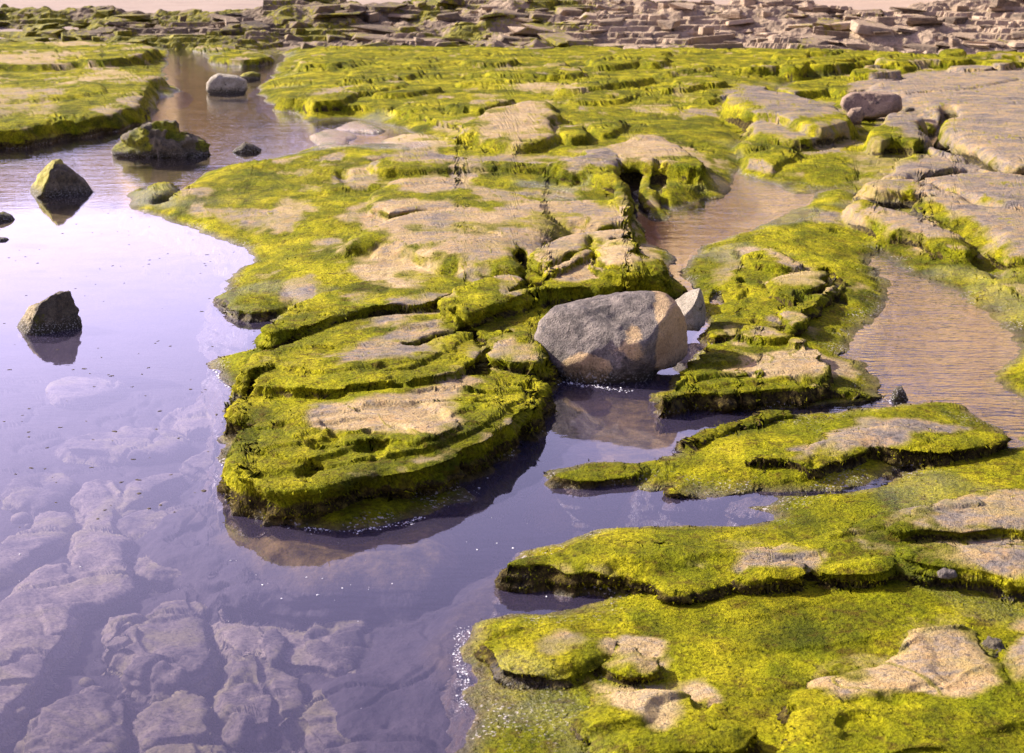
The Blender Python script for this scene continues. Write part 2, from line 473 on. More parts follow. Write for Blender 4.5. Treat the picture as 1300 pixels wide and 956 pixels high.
# --- bed layers (owner None): shallow floors
layer(None, [(-900,262),(150,262),(260,300),(300,330),(340,300),(420,200),(420,40),(-900,40)], -.13, out=.25, bev=0, und=.03)
layer(None, [(690,480),(840,490),(1000,515),(960,540),(860,590),(740,590),(700,545)], -.07, out=.35, bev=0, und=.03)
layer(None, [(600,755),(640,730),(700,715),(800,745),(800,800),(600,810),(575,870),(560,830)], -.13, out=.3, bev=0, und=.02)
layer(None, [(290,600),(340,690),(400,705),(500,705),(560,690),(560,600),(400,560)], -.05, out=.6, bev=0, und=.03)
layer(None, [(640,640),(700,600),(830,600),(1000,640),(1000,680),(760,690),(680,710),(600,700)], -.19, out=.3, bev=0, und=.03)

# --- slabs lying drowned on the bed of the violet pool, each a thing of its own
SUNK = [
    ([(-60,800),(-20,775),(35,732),(69,717),(107,716),(150,716),(153,737),(138,754),(83,771),(92,783),(69,816),(40,852),(0,905),(-60,960)], 'broad olive slab under the water at the lower left corner', -.12),
    ([(35,668),(52,650),(83,648),(81,670),(50,700),(0,722),(-40,722),(-20,700)], 'faint pale stone under water left of the long submerged column', -.16),
    ([(107,620),(138,606),(152,628),(139,657),(140,672),(160,675),(163,695),(146,709),(106,715),(103,680),(112,665)], 'long submerged rock column running toward the olive slab', -.14),
    ([(152,624),(200,603),(236,599),(225,612),(180,626),(153,645)], 'narrow pale submerged rock slanting above the wide drowned one', -.15),
    ([(149,657),(190,643),(249,636),(290,648),(282,668),(250,686),(208,682),(165,673)], 'wide drowned rock with a soft outline beyond the kidney shaped one', -.15),
    ([(182,706),(222,694),(262,701),(268,718),(240,722),(208,724),(186,722)], 'kidney shaped drowned rock with a dark shadow below it', -.13),
    ([(138,816),(159,802),(185,780),(208,762),(240,760),(256,782),(253,816),(244,845),(215,855),(182,846),(176,830),(150,824)], 'lavender grey drowned boulder with the pebble on its upper left', -.10),
    ([(144,786),(156,776),(182,774),(180,785),(163,792),(150,793)], 'oval pebble under water at the upper left of the lavender boulder', -.07),
    ([(284,788),(288,765),(305,742),(346,720),(400,712),(450,706),(515,730),(521,760),(514,782),(486,794),(483,812),(455,838),(400,842),(330,832),(294,820)], 'largest drowned flat slab, in front of the main shelf', -.13),
    ([(328,810),(335,800),(347,796),(362,805),(364,825),(348,840),(331,828)], 'round drowned stone lying on the left edge of the largest slab', -.06),
    ([(284,832),(300,824),(330,846),(370,858),(390,900),(340,920),(295,880)], 'olive drowned rock below the largest slab at the bottom', -.13),
    ([(519,810),(537,797),(556,802),(549,816),(535,830),(524,822)], 'small drowned stone in the dark gap left of the foam', -.15),
    ([(506,846),(521,837),(532,852),(528,872),(508,874)], 'pale drowned stone at the bottom of the dark gap', -.12),
    ([(535,835),(552,826),(570,830),(574,846),(552,852),(538,846)], 'rough drowned stone just left of the foam', -.12),
    ([(556,782),(562,779),(568,798),(558,800)], 'thin upright drowned sliver in the dark gap', -.10),
    ([(528,735),(560,722),(582,738),(578,768),(552,770),(532,755)], 'grey drowned slab right of the largest slab', -.16),
    ([(430,690),(500,694),(540,704),(520,722),(460,704),(400,706)], 'narrow drowned shelf below the front of the main shelf', -.15),
    ([(258,670),(300,664),(330,682),(330,706),(300,716),(275,712),(282,690)], 'drowned rock between the wide and the largest ones', -.15),
    ([(100,552),(170,540),(240,548),(236,566),(150,572),(90,566)], 'blurred pale drowned slab far out below the dark blocky rock', -.14),
    ([(70,478),(140,470),(160,486),(110,504),(66,500)], 'hazy drowned slab nearest the dark blocky rock', -.14),
    ([(200,520),(300,508),(292,540),(230,544)], 'hazy drowned slab beside the notch in the main shelf', -.14),
    ([(40,905),(90,880),(150,876),(170,905),(150,960),(60,970)], 'drowned slab at the bottom edge left of centre', -.14),
    ([(400,880),(470,862),(500,880),(490,930),(420,950),(390,920)], 'drowned slab at the bottom edge below the largest slab', -.13),
    ([(395,760),(430,770),(470,800),(455,836),(420,838),(392,810)], 'squarish drowned flat stone breaking the edge of the largest slab', -.10),
    ([(560,690),(620,680),(650,700),(640,735),(590,742),(556,720)], 'drowned slab between the near shelf point and the main shelf', -.16),
    ([(600,655),(650,640),(690,655),(660,676),(610,680)], 'drowned slab in the narrow strait beside the main shelf front', -.15),
    ([(440,850),(500,840),(506,870),(470,880)], 'dull drowned stone beside the pale one at the bottom of the dark gap', -.15),
    ([(10,610),(60,596),(96,604),(90,626),(40,640)], 'dim drowned slab at the left edge above the faint pale stone', -.15),
    ([(290,560),(250,575),(240,590),(280,596)], 'small drowned slab hugging the left front corner of the main shelf', -.15),
    ([(195,895),(260,880),(285,910),(260,955),(200,950)], 'dim drowned rock at the bottom edge between two slabs', -.17),
]
for i, (poly, lab, zt) in enumerate(SUNK):
    p_ = np.array(poly, float); c_ = p_.mean(0); p_ = c_ + (p_ - c_) * 1.10
    layer('drowned%d' % i, p_, zt * .40 - .185, out=1.8, bev=.02, rise=0, und=.03)

# --- main shelf
layer(MAIN, [(360,67),(357,75),(345,100),(324,116),(345,136),(391,153),(374,172),(398,186),(367,199),(340,203),(301,211),
             (263,216),(246,226),(225,238),(208,231),(174,238),(157,251),(163,263),(201,273),(242,287),(258,299),(308,311),(325,331),
             (301,343),(283,361),(289,383),(305,390),(346,394),(348,411),(334,427),(311,448),(289,455),(273,455),(270,470),
             (287,486),(311,507),(334,522),(311,535),(294,555),(285,580),(294,604),(311,631),(343,657),(381,670),(440,675),
             (500,670),(538,655),(587,634),(606,608),(640,565),(687,510),(694,481),(720,470),(800,450),(850,400),(858,370),
             (852,340),(846,300),(838,280),(850,266),(885,257),(925,250),(932,224),(960,200),(975,150),(1000,100),(1100,85),(1200,66),(360,62)],
      0.0, rise=.15, r=.42, out=2.2, bev=0, und=.04)
layer(MAIN, [(288,572),(298,590),(320,604),(377,615),(441,602),(511,595),(563,580),(596,566),(640,538),(684,494),(690,470),
             (640,430),(560,440),(400,470),(330,486),(300,500),(330,524),(318,535),(300,552)], .19, out=6, bev=.025, tilt=-.02)
layer(MAIN, [(325,560),(400,573),(470,576),(560,562),(622,532),(664,495),(662,470),(600,455),(480,485),(400,498),(340,525)], .210, out=3.5, bev=.02, tilt=-.03)
layer(MAIN, [(360,535),(390,546),(430,551),(469,553),(549,554),(588,537),(577,521),(602,503),(614,484),(594,471),(545,484),(450,505),(385,510)],
      .228, out=3.5, bev=.015, tilt=-.05)
layer(MAIN, [(325,478),(350,486),(400,489),(450,491),(504,486),(540,479),(578,467),(604,447),(640,420),(640,400),(560,425),(420,455),(330,465)],
      .222, out=3.0, bev=.025, tilt=-.04)
layer(MAIN, [(345,462),(400,470),(435,468),(486,457),(514,455),(556,446),(575,430),(590,405),(560,390),(500,405),(410,440),(350,452)],
      .234, out=3.0, bev=.015, tilt=-.05)
layer(MAIN, [(305,470),(346,461),(384,456),(402,446),(429,430),(486,417),(514,414),(556,396),(600,380),(560,370),(440,388),(350,430),(312,455)],
      .236, out=3.0, bev=.02, tilt=-.05)
layer(MAIN, [(330,422),(363,419),(384,414),(405,404),(441,393),(480,380),(525,378),(585,362),(640,345),(560,335),(420,350),(352,395)],
      .226, out=3.0, bev=.02, tilt=-.03)
layer(MAIN, [(288,362),(303,346),(330,337),(372,333),(402,340),(408,356),(385,366),(360,382),(330,388),(296,385)], .10, out=2.0, bev=.08, tilt=-.02)
layer(MAIN, [(565,365),(600,358),(645,346),(668,350),(640,373),(600,392),(575,400),(560,392)], .245, out=3.0, bev=.02)
layer(MAIN, [(600,390),(650,372),(720,358),(800,360),(835,345),(846,322),(800,300),(700,350),(610,378)], .25, out=2.5, bev=.04)
layer(MAIN, [(600,432),(640,415),(690,425),(690,455),(640,452)], .21, out=3.0, bev=.02)
layer(MAIN, [(748,312),(765,298),(800,296),(825,304),(846,322),(836,338),(800,346),(768,334)], .33, out=3.0, bev=.07)
layer(MAIN, [(676,325),(690,305),(730,292),(790,285),(815,292),(770,300),(752,318),(722,332),(690,345)], .31, out=3.0, bev=.05)
layer(MAIN, [(430,300),(500,268),(600,255),(700,262),(715,285),(690,305),(668,325),(656,338),(580,330),(500,300)], .27, out=1.0, bev=.08)
layer(MAIN, [(480,232),(552,220),(640,240),(700,255),(805,250),(815,270),(790,285),(690,275),(560,262),(470,270)], .24, out=1.5, bev=.05)
layer(MAIN, [(690,208),(777,188),(797,218),(800,255),(810,265),(780,262),(790,229),(729,215)], .27, out=3.0, bev=.03)
layer(MAIN, [(460,203),(528,189),(573,196),(656,204),(720,207),(680,214),(600,212),(540,216),(480,215)], .22, out=2.0, bev=.04)
layer(MAIN, [(730,190),(774,184),(822,169),(850,178),(908,212),(850,208),(790,203)], .27, out=2.5, bev=.04)
layer(MAIN, [(573,167),(615,136),(650,130),(694,124),(703,138),(701,150),(703,172),(656,184),(615,175)], .26, out=2.5, bev=.05)
layer(MAIN, [(705,163),(739,156),(748,170),(715,174)], .25, out=3.0, bev=.03)
layer(MAIN, [(745,160),(775,150),(800,155),(770,172)], .22, out=3.0, bev=.03)
layer(MAIN, [(490,174),(514,170),(545,168),(556,180),(530,189),(500,185)], .08, out=1.0, bev=.04)
layer(MAIN, [(385,122),(400,113),(440,107),(466,110),(462,117),(428,128),(395,131)], .22, out=4, bev=.02)
layer(MAIN, [(436,94),(480,88),(533,87),(532,95),(490,99),(440,102)], .22, out=4, bev=.02)
layer(MAIN, [(378,75),(410,70),(455,69),(455,77),(420,80),(385,82)], .24, out=4, bev=.02)
layer(MAIN, [(616,87),(660,83),(740,84),(738,94),(680,95),(622,94)], .24, out=4, bev=.02)
layer(MAIN, [(580,75),(640,71),(655,74),(650,79),(600,80)], .23, out=4, bev=.02)
layer(MAIN, [(688,84),(716,72),(715,84),(700,87)], .23, out=4, bev=.02)
layer(MAIN, [(752,76),(800,72),(812,74),(806,79),(760,80)], .24, out=4, bev=.02)
layer(MAIN, [(848,100),(880,96),(918,97),(916,104),(860,105)], .24, out=4, bev=.02)
layer(MAIN, [(800,225),(830,222),(880,226),(890,245),(860,262),(835,262),(812,250)], .12, out=2.5, bev=.04)
# smaller ledges of the far part of the shelf
for i in range(46):
    u = random.uniform(400, 1180); v = random.uniform(64, 132)
    if v > 110 and u > 930: continue
    a = random.uniform(18, 55); b = random.uniform(2.5, 6) * (1 + (v - 64) / 110)
    pts = [(u + a * math.cos(k * math.pi / 5) * random.uniform(.75, 1.15), v + b * math.sin(k * math.pi / 5) * random.uniform(.7, 1.2) - .10 * (a * math.cos(k * math.pi / 5))) for k in range(10)]
    layer(MAIN, pts, .16 + random.uniform(.02, .10), out=3.5, bev=.02, tilt=-.01)

# --- east terrace between the gully and the right pool
layer(EAST, [(874,395),(868,350),(878,322),(900,308),(940,300),(968,282),(1016,266),(1030,250),(1062,237),(1104,258),(1110,325),(1124,349),
             (1128,367),(1123,394),(1096,409),(1072,438),(1054,448),(990,444),(930,444),(897,425)], 0.0, rise=.09, r=.25, out=1.5, bev=0, und=.03)
layer(EAST, [(985,390),(1010,376),(1050,368),(1060,352),(1085,345),(1112,345),(1120,360),(1117,385),(1092,402),(1060,420),(1030,430),(1000,420)],
      .14, out=3.5, bev=.04)
layer(EAST, [(940,320),(985,312),(1018,330),(1014,338),(980,340),(950,335)], .13, out=3.0, bev=.03)
layer(EAST, [(980,350),(1030,340),(1052,352),(1040,366),(1005,376),(985,372)], .15, out=3.0, bev=.03)
layer(EAST, [(900,400),(950,388),(985,392),(990,408),(950,425),(905,420)], .10, out=2.0, bev=.04)

# --- right terrace
layer(RIGHT, [(932,222),(985,237),(1023,250),(1062,238),(1104,260),(1110,325),(1200,480),(1290,560),(2150,700),(2150,62),(1180,66),(1000,100),(960,150),(940,200)],
      0.0, rise=.13, r=.6, out=.5, bev=0, und=.04)
layer(RIGHT, [(1095,106),(1155,94),(1300,87),(2000,84),(2000,150),(1320,176),(1250,178),(1192,168),(1196,150),(1203,140),(1155,122)], .30, out=2.0, bev=.10)
layer(RIGHT, [(943,108),(1020,119),(1072,138),(1074,150),(1050,160),(1025,158),(1012,149),(954,139),(925,125)], .36, out=4.5, bev=.06)
layer(RIGHT, [(1074,118),(1150,108),(1200,130),(1196,142),(1150,134),(1080,130)], .25, out=2.5, bev=.06)
layer(RIGHT, [(1106,167),(1126,140),(1161,142),(1181,163),(1176,180),(1144,172),(1110,178)], .32, out=4.0, bev=.05)
layer(RIGHT, [(945,150),(1027,160),(1049,173),(1006,178),(957,171)], .24, out=2.5, bev=.05)
layer(RIGHT, [(1180,170),(1240,170),(1290,160),(2000,150),(2000,215),(1290,206),(1240,196),(1200,190)], .32, out=2.5, bev=.10)
layer(RIGHT, [(1155,190),(1182,193),(1240,202),(1285,212),(1283,222),(1238,210),(1196,214),(1155,224),(1120,222)], .24, out=3.5, bev=.05)
layer(RIGHT, [(1130,224),(1196,222),(1240,216),(1340,222),(2000,230),(2000,290),(1300,262),(1200,243),(1085,233)], .24, out=2.5, bev=.06)
layer(RIGHT, [(1078,258),(1099,246),(1134,264),(1190,276),(1242,310),(1230,317),(1180,302),(1120,288)], .19, out=1.8, bev=.06)
layer(RIGHT, [(1150,250),(1200,243),(1300,266),(2000,300),(2000,345),(1300,322),(1250,300),(1200,275)], .21, out=1.8, bev=.06)
layer(RIGHT, [(940,170),(985,165),(1010,185),(1000,205),(960,210)], .16, out=2.0, bev=.06)
for i in range(24):
    u = random.uniform(960, 1400); v = random.uniform(63, 90)
    a = random.uniform(15, 45); b = random.uniform(2.5, 5)
    pts = [(u + a * math.cos(k * math.pi / 5) * random.uniform(.75, 1.15), v + b * math.sin(k * math.pi / 5) * random.uniform(.7, 1.2)) for k in range(10)]
    layer(RIGHT, pts, .16 + random.uniform(.04, .14), out=4, bev=.02)

# --- stepping ledge in front of the boulder, mossy spit, near shelf, left shelf, islet
layer(STEP, [(828,512),(850,521),(919,522),(988,519),(1071,515),(1106,508),(1117,492),(1115,470),(1056,448),(990,440),(930,438),(895,440),(870,472)],
      0.0, rise=.05, r=.15, out=2.0, bev=0)
layer(STEP, [(836,503),(885,490),(936,492),(1016,483),(1085,476),(1113,477),(1106,465),(1046,445),(988,428),(935,424),(905,436),(866,470)], .13, out=6, bev=.025, tilt=-.01)
layer(STEP, [(930,421),(950,410),(985,416),(1000,425),(960,431)], .16, out=4, bev=.03)
layer(STEP, [(990,432),(1010,428),(1030,434),(1010,440)], .16, out=4, bev=.02)
layer(SPIT, [(700,602),(718,612),(760,617),(795,610),(815,623),(850,621),(895,625),(1016,630),(1106,611),(1182,578),(1230,578),(1288,559),(1280,546),
             (1250,533),(1217,516),(1189,510),(1151,508),(1110,516),(1000,524),(950,530),(864,560),(858,578),(826,584),(767,584),(732,591)],
      0.0, rise=.05, r=.2, out=1.2, bev=0)
layer(SPIT, [(845,604),(919,604),(1009,590),(1085,573),(1108,560),(1170,572),(1230,568),(1276,553),(1272,545),(1224,540),(1161,530),(1106,533),(1071,546),(1002,570),(900,588)],
      .10, out=5, bev=.03, tilt=-.01)
layer(SPIT, [(862,558),(900,546),(950,524),(998,516),(1006,522),(960,533),(905,551),(872,561)], .06, out=4, bev=.02)
layer(SPIT, [(715,600),(740,588),(770,584),(822,584),(812,596),(780,600),(750,608)], .05, out=3, bev=.03)
layer(NEAR, [(1300,548),(2150,560),(2150,1300),(560,1300),(585,950),(597,868),(592,838),(602,805),(622,794),(663,780),(712,782),(757,766),(768,753),
             (729,741),(701,727),(673,724),(649,719),(658,703),(684,696),(740,680),(790,668),(850,664),(936,668),(986,658),(960,642),(930,630),(1016,632),(1106,614),(1182,582),(1230,580),(1288,562)],
      0.0, rise=.06, r=.22, out=2.2, bev=0, und=.03)
layer(NEAR, [(651,716),(701,711),(746,719),(798,724),(830,736),(850,743),(890,740),(930,729),(1026,731),(1058,716),(1137,718),(1200,735),(1300,730),(2050,745),(2050,640),
             (1300,605),(1130,650),(980,690),(850,686),(753,682),(690,697),(658,706)], .118, out=5, bev=.025)
layer(NEAR, [(935,728),(955,709),(1042,703),(1030,728)], .145, out=5, bev=.03)
layer(NEAR, [(1046,720),(1060,704),(1130,698),(1140,714),(1090,725)], .145, out=5, bev=.04)
layer(NEAR, [(1120,668),(1144,648),(1196,632),(1300,620),(2050,620),(2050,680),(1300,670),(1200,668)], .175, out=2.0, bev=.03)
layer(NEAR, [(1140,688),(1231,679),(1300,688),(2050,690),(2050,735),(1300,727),(1213,716),(1165,706)], .165, out=2.0, bev=.03)
layer(NEAR, [(612,812),(640,792),(700,782),(760,788),(800,810),(770,835),(690,850),(640,850)], .10, out=3, bev=.05)
layer(NEAR, [(1034,850),(1099,834),(1155,809),(1160,788),(1227,782),(1236,809),(1266,851),(1320,870),(1320,1050),(980,1050),(1000,880)], .14, out=3.5, bev=.03)
layer(NEAR, [(1266,842),(1300,790),(1400,780),(1400,900),(1290,880)], .15, out=3.5, bev=.04)
layer(NEAR, [(740,880),(790,862),(880,868),(930,880),(960,940),(800,950),(720,920)], .14, out=3.5, bev=.04)
layer(NEAR, [(772,826),(790,812),(820,808),(836,822),(828,834),(795,836)], .13, out=2.5, bev=.05)
layer(LEFT, [(-900,196),(0,187),(35,183),(62,171),(70,162),(121,157),(183,147),(187,134),(204,123),(222,125),(226,118),(219,106),(205,95),(210,80),(219,64),
             (208,58),(156,48),(93,55),(0,57),(-900,60)], 0.0, rise=.13, r=.5, out=1.5, bev=0, und=.05)
layer(LEFT, [(-900,170),(20,166),(64,153),(100,149),(150,140),(178,129),(190,108),(198,92),(150,86),(60,92),(-900,104)], .24, out=3, bev=.05)
layer(LEFT, [(-900,88),(30,84),(100,79),(160,75),(192,64),(206,60),(150,52),(60,56),(-900,62)], .22, out=4, bev=.02)
layer(LEFT, [(-900,130),(30,128),(90,122),(140,112),(120,100),(40,104),(-900,112)], .29, out=3, bev=.04)
layer(LEFT, [(90,75),(130,65),(180,60),(185,68),(120,78)], .26, out=4, bev=.02)
layer(BAR, [(243,58),(305,56),(343,67),(342,78),(322,83),(256,75),(262,68)], 0.0, rise=.06, r=.3, out=2, bev=0)
layer(BAR, [(258,72),(290,64),(338,66),(340,75),(300,76)], .13, out=4, bev=.03)
layer(BAR, [(246,58),(275,54),(302,56),(296,61),(262,62)], .10, out=4, bev=.02)

def wpoly(p, z=0.0, n=1): return chaikin(np.stack(at(*np.array(p, float).T, z), 1), n)
POOLS = [  # outline, slope of the shore, depth
    (wpoly([(1107,325),(1123,330),(1151,347),(1213,372),(1262,403),(1290,426),(1279,457),(1255,477),(1272,502),(1320,515),(1950,520),(1950,560),(1300,548),(1248,533),
            (1217,515),(1189,510),(1151,508),(1113,505),(1113,474),(1056,446),(1071,438),(1094,409),(1122,395),(1125,367),(1122,349)]), .22, .10),
    (wpoly([(932,224),(945,222),(985,236),(1022,250),(1016,260),(981,264),(968,277),(912,283),(880,300),(868,330),(872,372),(862,376),(855,340),(848,300),(850,266),(885,257),(928,250)]), .5, .06),
    (wpoly([(800,655),(850,645),(891,634),(936,648),(985,657),(936,667),(850,664),(790,668)]), .3, .05),
    (wpoly([(376,160),(425,148),(482,156),(520,165),(566,184),(520,193),(430,191),(386,187)]), .3, .035),
    (wpoly([(895,626),(985,632),(975,645),(940,646),(895,634)]), .15, .02),
]
PALE_BEDS = [wpoly(q_, .03) for q_ in ([(392,172),(428,162),(449,171),(442,183),(402,185)], [(424,159),(450,152),(477,157),(487,165),(455,168)], [(487,176),(515,169),(546,168),(557,178),(530,188),(500,186)])]
def ridge_pos(pts, z): return np.stack(at(*np.array(pts, float).T, z), 1)
CRACKS = [  # line, level it runs on, half width, depth
    ([(206,256),(218,250),(232,236),(243,222)], .05, .07, .12),
    ([(185,238),(190,230)], .06, .05, .05),
    ([(664,312),(672,330),(680,352)], .27, .05, .14),
    ([(590,392),(560,400),(525,414)], .28, .03, .05),
    ([(570,388),(590,398),(620,420),(600,446)], .27, .03, .05),
    ([(748,312),(768,334),(800,346)], .29, .03, .06),
    ([(752,302),(735,318),(700,338),(676,342)], .29, .025, .05),
    ([(1181,160),(1190,178),(1215,192),(1250,205),(1286,214)], .25, .10, .22),
    ([(1200,135),(1192,148),(1180,158)], .28, .09, .20),
    ([(800,215),(808,240),(830,262),(842,280)], .20, .10, .16),
    ([(835,225),(842,250),(850,262)], .08, .04, .08),
    ([(1160,225),(1210,245),(1250,260)], .2, .06, .05),
    ([(1120,250),(1200,272),(1245,300),(1275,330)], .18, .10, .08),
    ([(1050,330),(1062,345),(1068,368)], .14, .03, .06),
    ([(905,360),(910,375)], .08, .04, .05),
    ([(470,180),(490,174)], .06, .04, .06),
    ([(500,195),(475,200)], .18, .10, .08),
    ([(430,212),(440,225)], .18, .06, .06),
    ([(545,440),(520,452),(490,455)], .28, .012, .02),
    ([(640,300),(600,290),(560,285)], .27, .015, .02),
    ([(1290,100),(1230,112),(1160,118)], .3, .05, .04),
]
CRACKS = [(ridge_pos(p, z), w, d) for p, z, w, d in CRACKS]

def terrain(x, y):
    """height and layer index of the rock platform at ground points"""
    x = np.asarray(x, np.float64); y = np.asarray(y, np.float64)
    sc = np.clip(y / 10.0, .7, 2.5)
    wx = x + .05 * sc * fbm(x * 1.6, y * 1.6, 0, 2, 11) + np.interp(y, [11, 19], [1, .2]) * (.034 * noise3(x * 5, y * 5, 0, 12) + .016 * noise3(x * 13, y * 13, 0, 13))
    wy = y + .055 * sc * fbm(x * 1.6, y * 1.6, 5, 2, 21) + np.interp(y, [12, 20], [1, .35]) * (.036 * noise3(x * 5, y * 5, 5, 22) + .016 * noise3(x * 13, y * 13, 5, 23))
    h = np.interp(y, [6, 9, 12, 17], [-.31, -.31, -.28, -.18]) + .03 * fbm(x * .8, y * .8, 3, 3, 31)
    idx = np.full(x.shape, -1, np.int32)
    und = fbm(x * 1.3, y * .9, 1.0, 4, 41)
    for i, L in enumerate(LAYERS):
        w = L['w']; m = .6 / max(L['out'], .6) + .1
        s = (wx > w[:, 0].min() - m) & (wx < w[:, 0].max() + m) & (wy > w[:, 1].min() - m) & (wy < w[:, 1].max() + m)
        if not s.any(): continue
        d = sdf(wx[s], wy[s], w)
        ins = np.maximum(-d, 0)
        z = L['z'] + L['rise'] * (1 - np.exp(-ins / L['r'])) + L['tilt'] * (wy[s] - L['y0'])
        if L['bev'] > 0: z = z - .55 * L['bev'] * np.exp(-ins / L['bev'])
        z = z - L['out'] / np.interp(y[s], [10, 28], [1, 2.6]) * np.maximum(d, 0) * (1 + np.interp(y[s], [12, 20], [.35, .1]) * noise3(wx[s] * 5, wy[s] * 5, i, 51))
        z = z + L['und'] * und[s] * sstep(0, .25, ins)
        hs = h[s]; up = z > hs
        hs[up] = z[up]; h[s] = hs
        k = idx[s]; k[up] = i; idx[s] = k
    # low broken scarps where the thin beds crop out, stepping down towards the pool
    fl = np.interp(y, [12, 20], [1, .35])
    ph = (y * .9 - x * .42) * 2.3 + 1.3 * fbm(x * .8, y * .8, 2, 3, 161) + .10 * fl * fbm(x * 7, y * 7, 2, 2, 163)
    fr = ph - np.floor(ph)
    am = sstep(-.05, .35, fbm(x * .9, y * .9, 8, 2, 165))
    am = am * np.interp(y, [9.5, 11.5], [1, .12])
    h = h - np.where(h > .03, am * .022 * sstep(.02, .10, h) * np.where(fr < .93, fr / .93, (1 - fr) / .07), 0)
    # joints cut the beds into blocks that sit a little higher or lower
    xr = x * .92 + y * .39; yr = y * .92 - x * .39
    qy = yr * 2.1 + .35 * noise3(x * 1.7, y * 1.7, 1, 171) + .06 * noise3(x * 9, y * 9, 1, 172)
    cy_ = np.floor(qy)
    qx = xr * 1.35 + .35 * noise3(x * 1.7, y * 1.7, 2, 173) + .06 * noise3(x * 9, y * 9, 2, 174) + .5 * cy_
    cx_ = np.floor(qx)
    tp = np.interp(y, [7, 20], [.05, .16])
    ed = np.minimum(np.minimum(qy - cy_, 1 - qy + cy_) / tp, np.minimum(qx - cx_, 1 - qx + cx_) / tp)
    ed = sstep(0, 1, ed)
    h = h + np.where((h < -.15) & (idx >= 0) & (y < 10), .016 * hash01(cx_.astype(np.int32), cy_.astype(np.int32), np.ones(x.shape, np.int32), 177) * ed - .012 * (1 - ed), 0)
    h = h + np.where(h > .05, sstep(.05, .12, h) * .016 * np.interp(y, [9, 16, 22], [1, 1.25, .8]) * (1 - .65 * sstep(1.5, 3, x) * sstep(12, 14, y)) * (1 - .6 * sstep(10.2, 11, y) * sstep(17, 15, y)) * hash01(cx_.astype(np.int32), cy_.astype(np.int32), np.zeros(x.shape, np.int32), 175) * ed, 0)
    for w, slope, depth in POOLS:
        s = (wx > w[:, 0].min() - .8) & (wx < w[:, 0].max() + .8) & (wy > w[:, 1].min() - .8) & (wy < w[:, 1].max() + .8)
        d = sdf(wx[s], wy[s], w)
        lim = np.where(d > 0, d * slope, np.maximum(d * .25, -depth)) + .01 * und[s]
        cut = np.minimum(h[s], np.where(d > .5, 9, lim + np.maximum(d - .3, 0) * 4))
        h[s] = cut
    for w in PALE_BEDS:
        s = (wx > w[:, 0].min() - .3) & (wx < w[:, 0].max() + .3) & (wy > w[:, 1].min() - .3) & (wy < w[:, 1].max() + .3)
        d = sdf(wx[s], wy[s], w)
        h[s] = np.maximum(h[s], .045 * (1 - .6 * np.exp(-np.maximum(-d, 0) / .08)) - .6 * np.maximum(d, 0) + .008 * und[s])
    for w, wd, dp in CRACKS:
        s = (wx > w[:, 0].min() - .5) & (wx < w[:, 0].max() + .5) & (wy > w[:, 1].min() - .5) & (wy < w[:, 1].max() + .5)
        d = polydist(wx[s], wy[s], w)
        h[s] = h[s] - dp * np.exp(-(d / wd) ** 2)
    return h, idx

# ------------------------------------------------------------------ terrain sheet
NU, NV, NF = 900, 640, 2400
us = np.concatenate([np.linspace(-520, -64, 40), np.linspace(-60, 1360, NU - 80), np.linspace(1364, 1900, 40)])
vf = np.concatenate([np.linspace(24, 1150, NF)])
uc = us[::2]
UU, VV = np.meshgrid(uc, vf, indexing='ij')
X, Y = at(UU, VV, 0.0)
H, _ = terrain(X, Y)
def project(x, y, z):
    dx, dy, dz = x, y, z - CAMH
    zc = dy * CP - dz * SP
    return 650 + F * dx / zc, 478 - F * (dy * SP + dz * CP) / zc
_, PV = project(X, Y, H)
seg = np.abs(np.diff(PV, axis=1)) + .35 * np.abs(np.diff(VV, axis=1))
k = np.ones(5) / 5
for _ in range(1):
    sp_ = np.pad(seg, ((1, 1), (0, 0)), 'edge'); seg = sum(sp_[i:i + seg.shape[0]] for i in range(3)) / 3
    sp_ = np.pad(seg, ((0, 0), (3, 3)), 'edge'); seg = sum(sp_[:, i:i + seg.shape[1]] for i in range(7)) / 7
cum = np.concatenate([np.zeros((len(uc), 1)), np.cumsum(seg, 1)], 1)
rows = np.empty((len(uc), NV))
for i in range(len(uc)):
    rows[i] = np.interp(np.linspace(0, cum[i, -1], NV), cum[i], vf)
V2 = np.stack([np.interp(us, uc, rows[:, j]) for j in range(NV)], 1)
U2 = np.repeat(us[:, None], NV, 1)
X, Y = at(U2, V2, 0.0)
Z, ID = terrain(X, Y)
print('terrain', X.shape)

def grid_normals(P):
    du = np.gradient(P, axis=0); dv = np.gradient(P, axis=1)
    n = np.cross(du, dv)
    n /= np.linalg.norm(n, axis=2, keepdims=True) + 1e-12
    if np.median(n[..., 2]) < 0: n = -n
    return n
P = np.stack([X, Y, Z], 2)
N = grid_normals(P)
steep = 1 - N[..., 2]

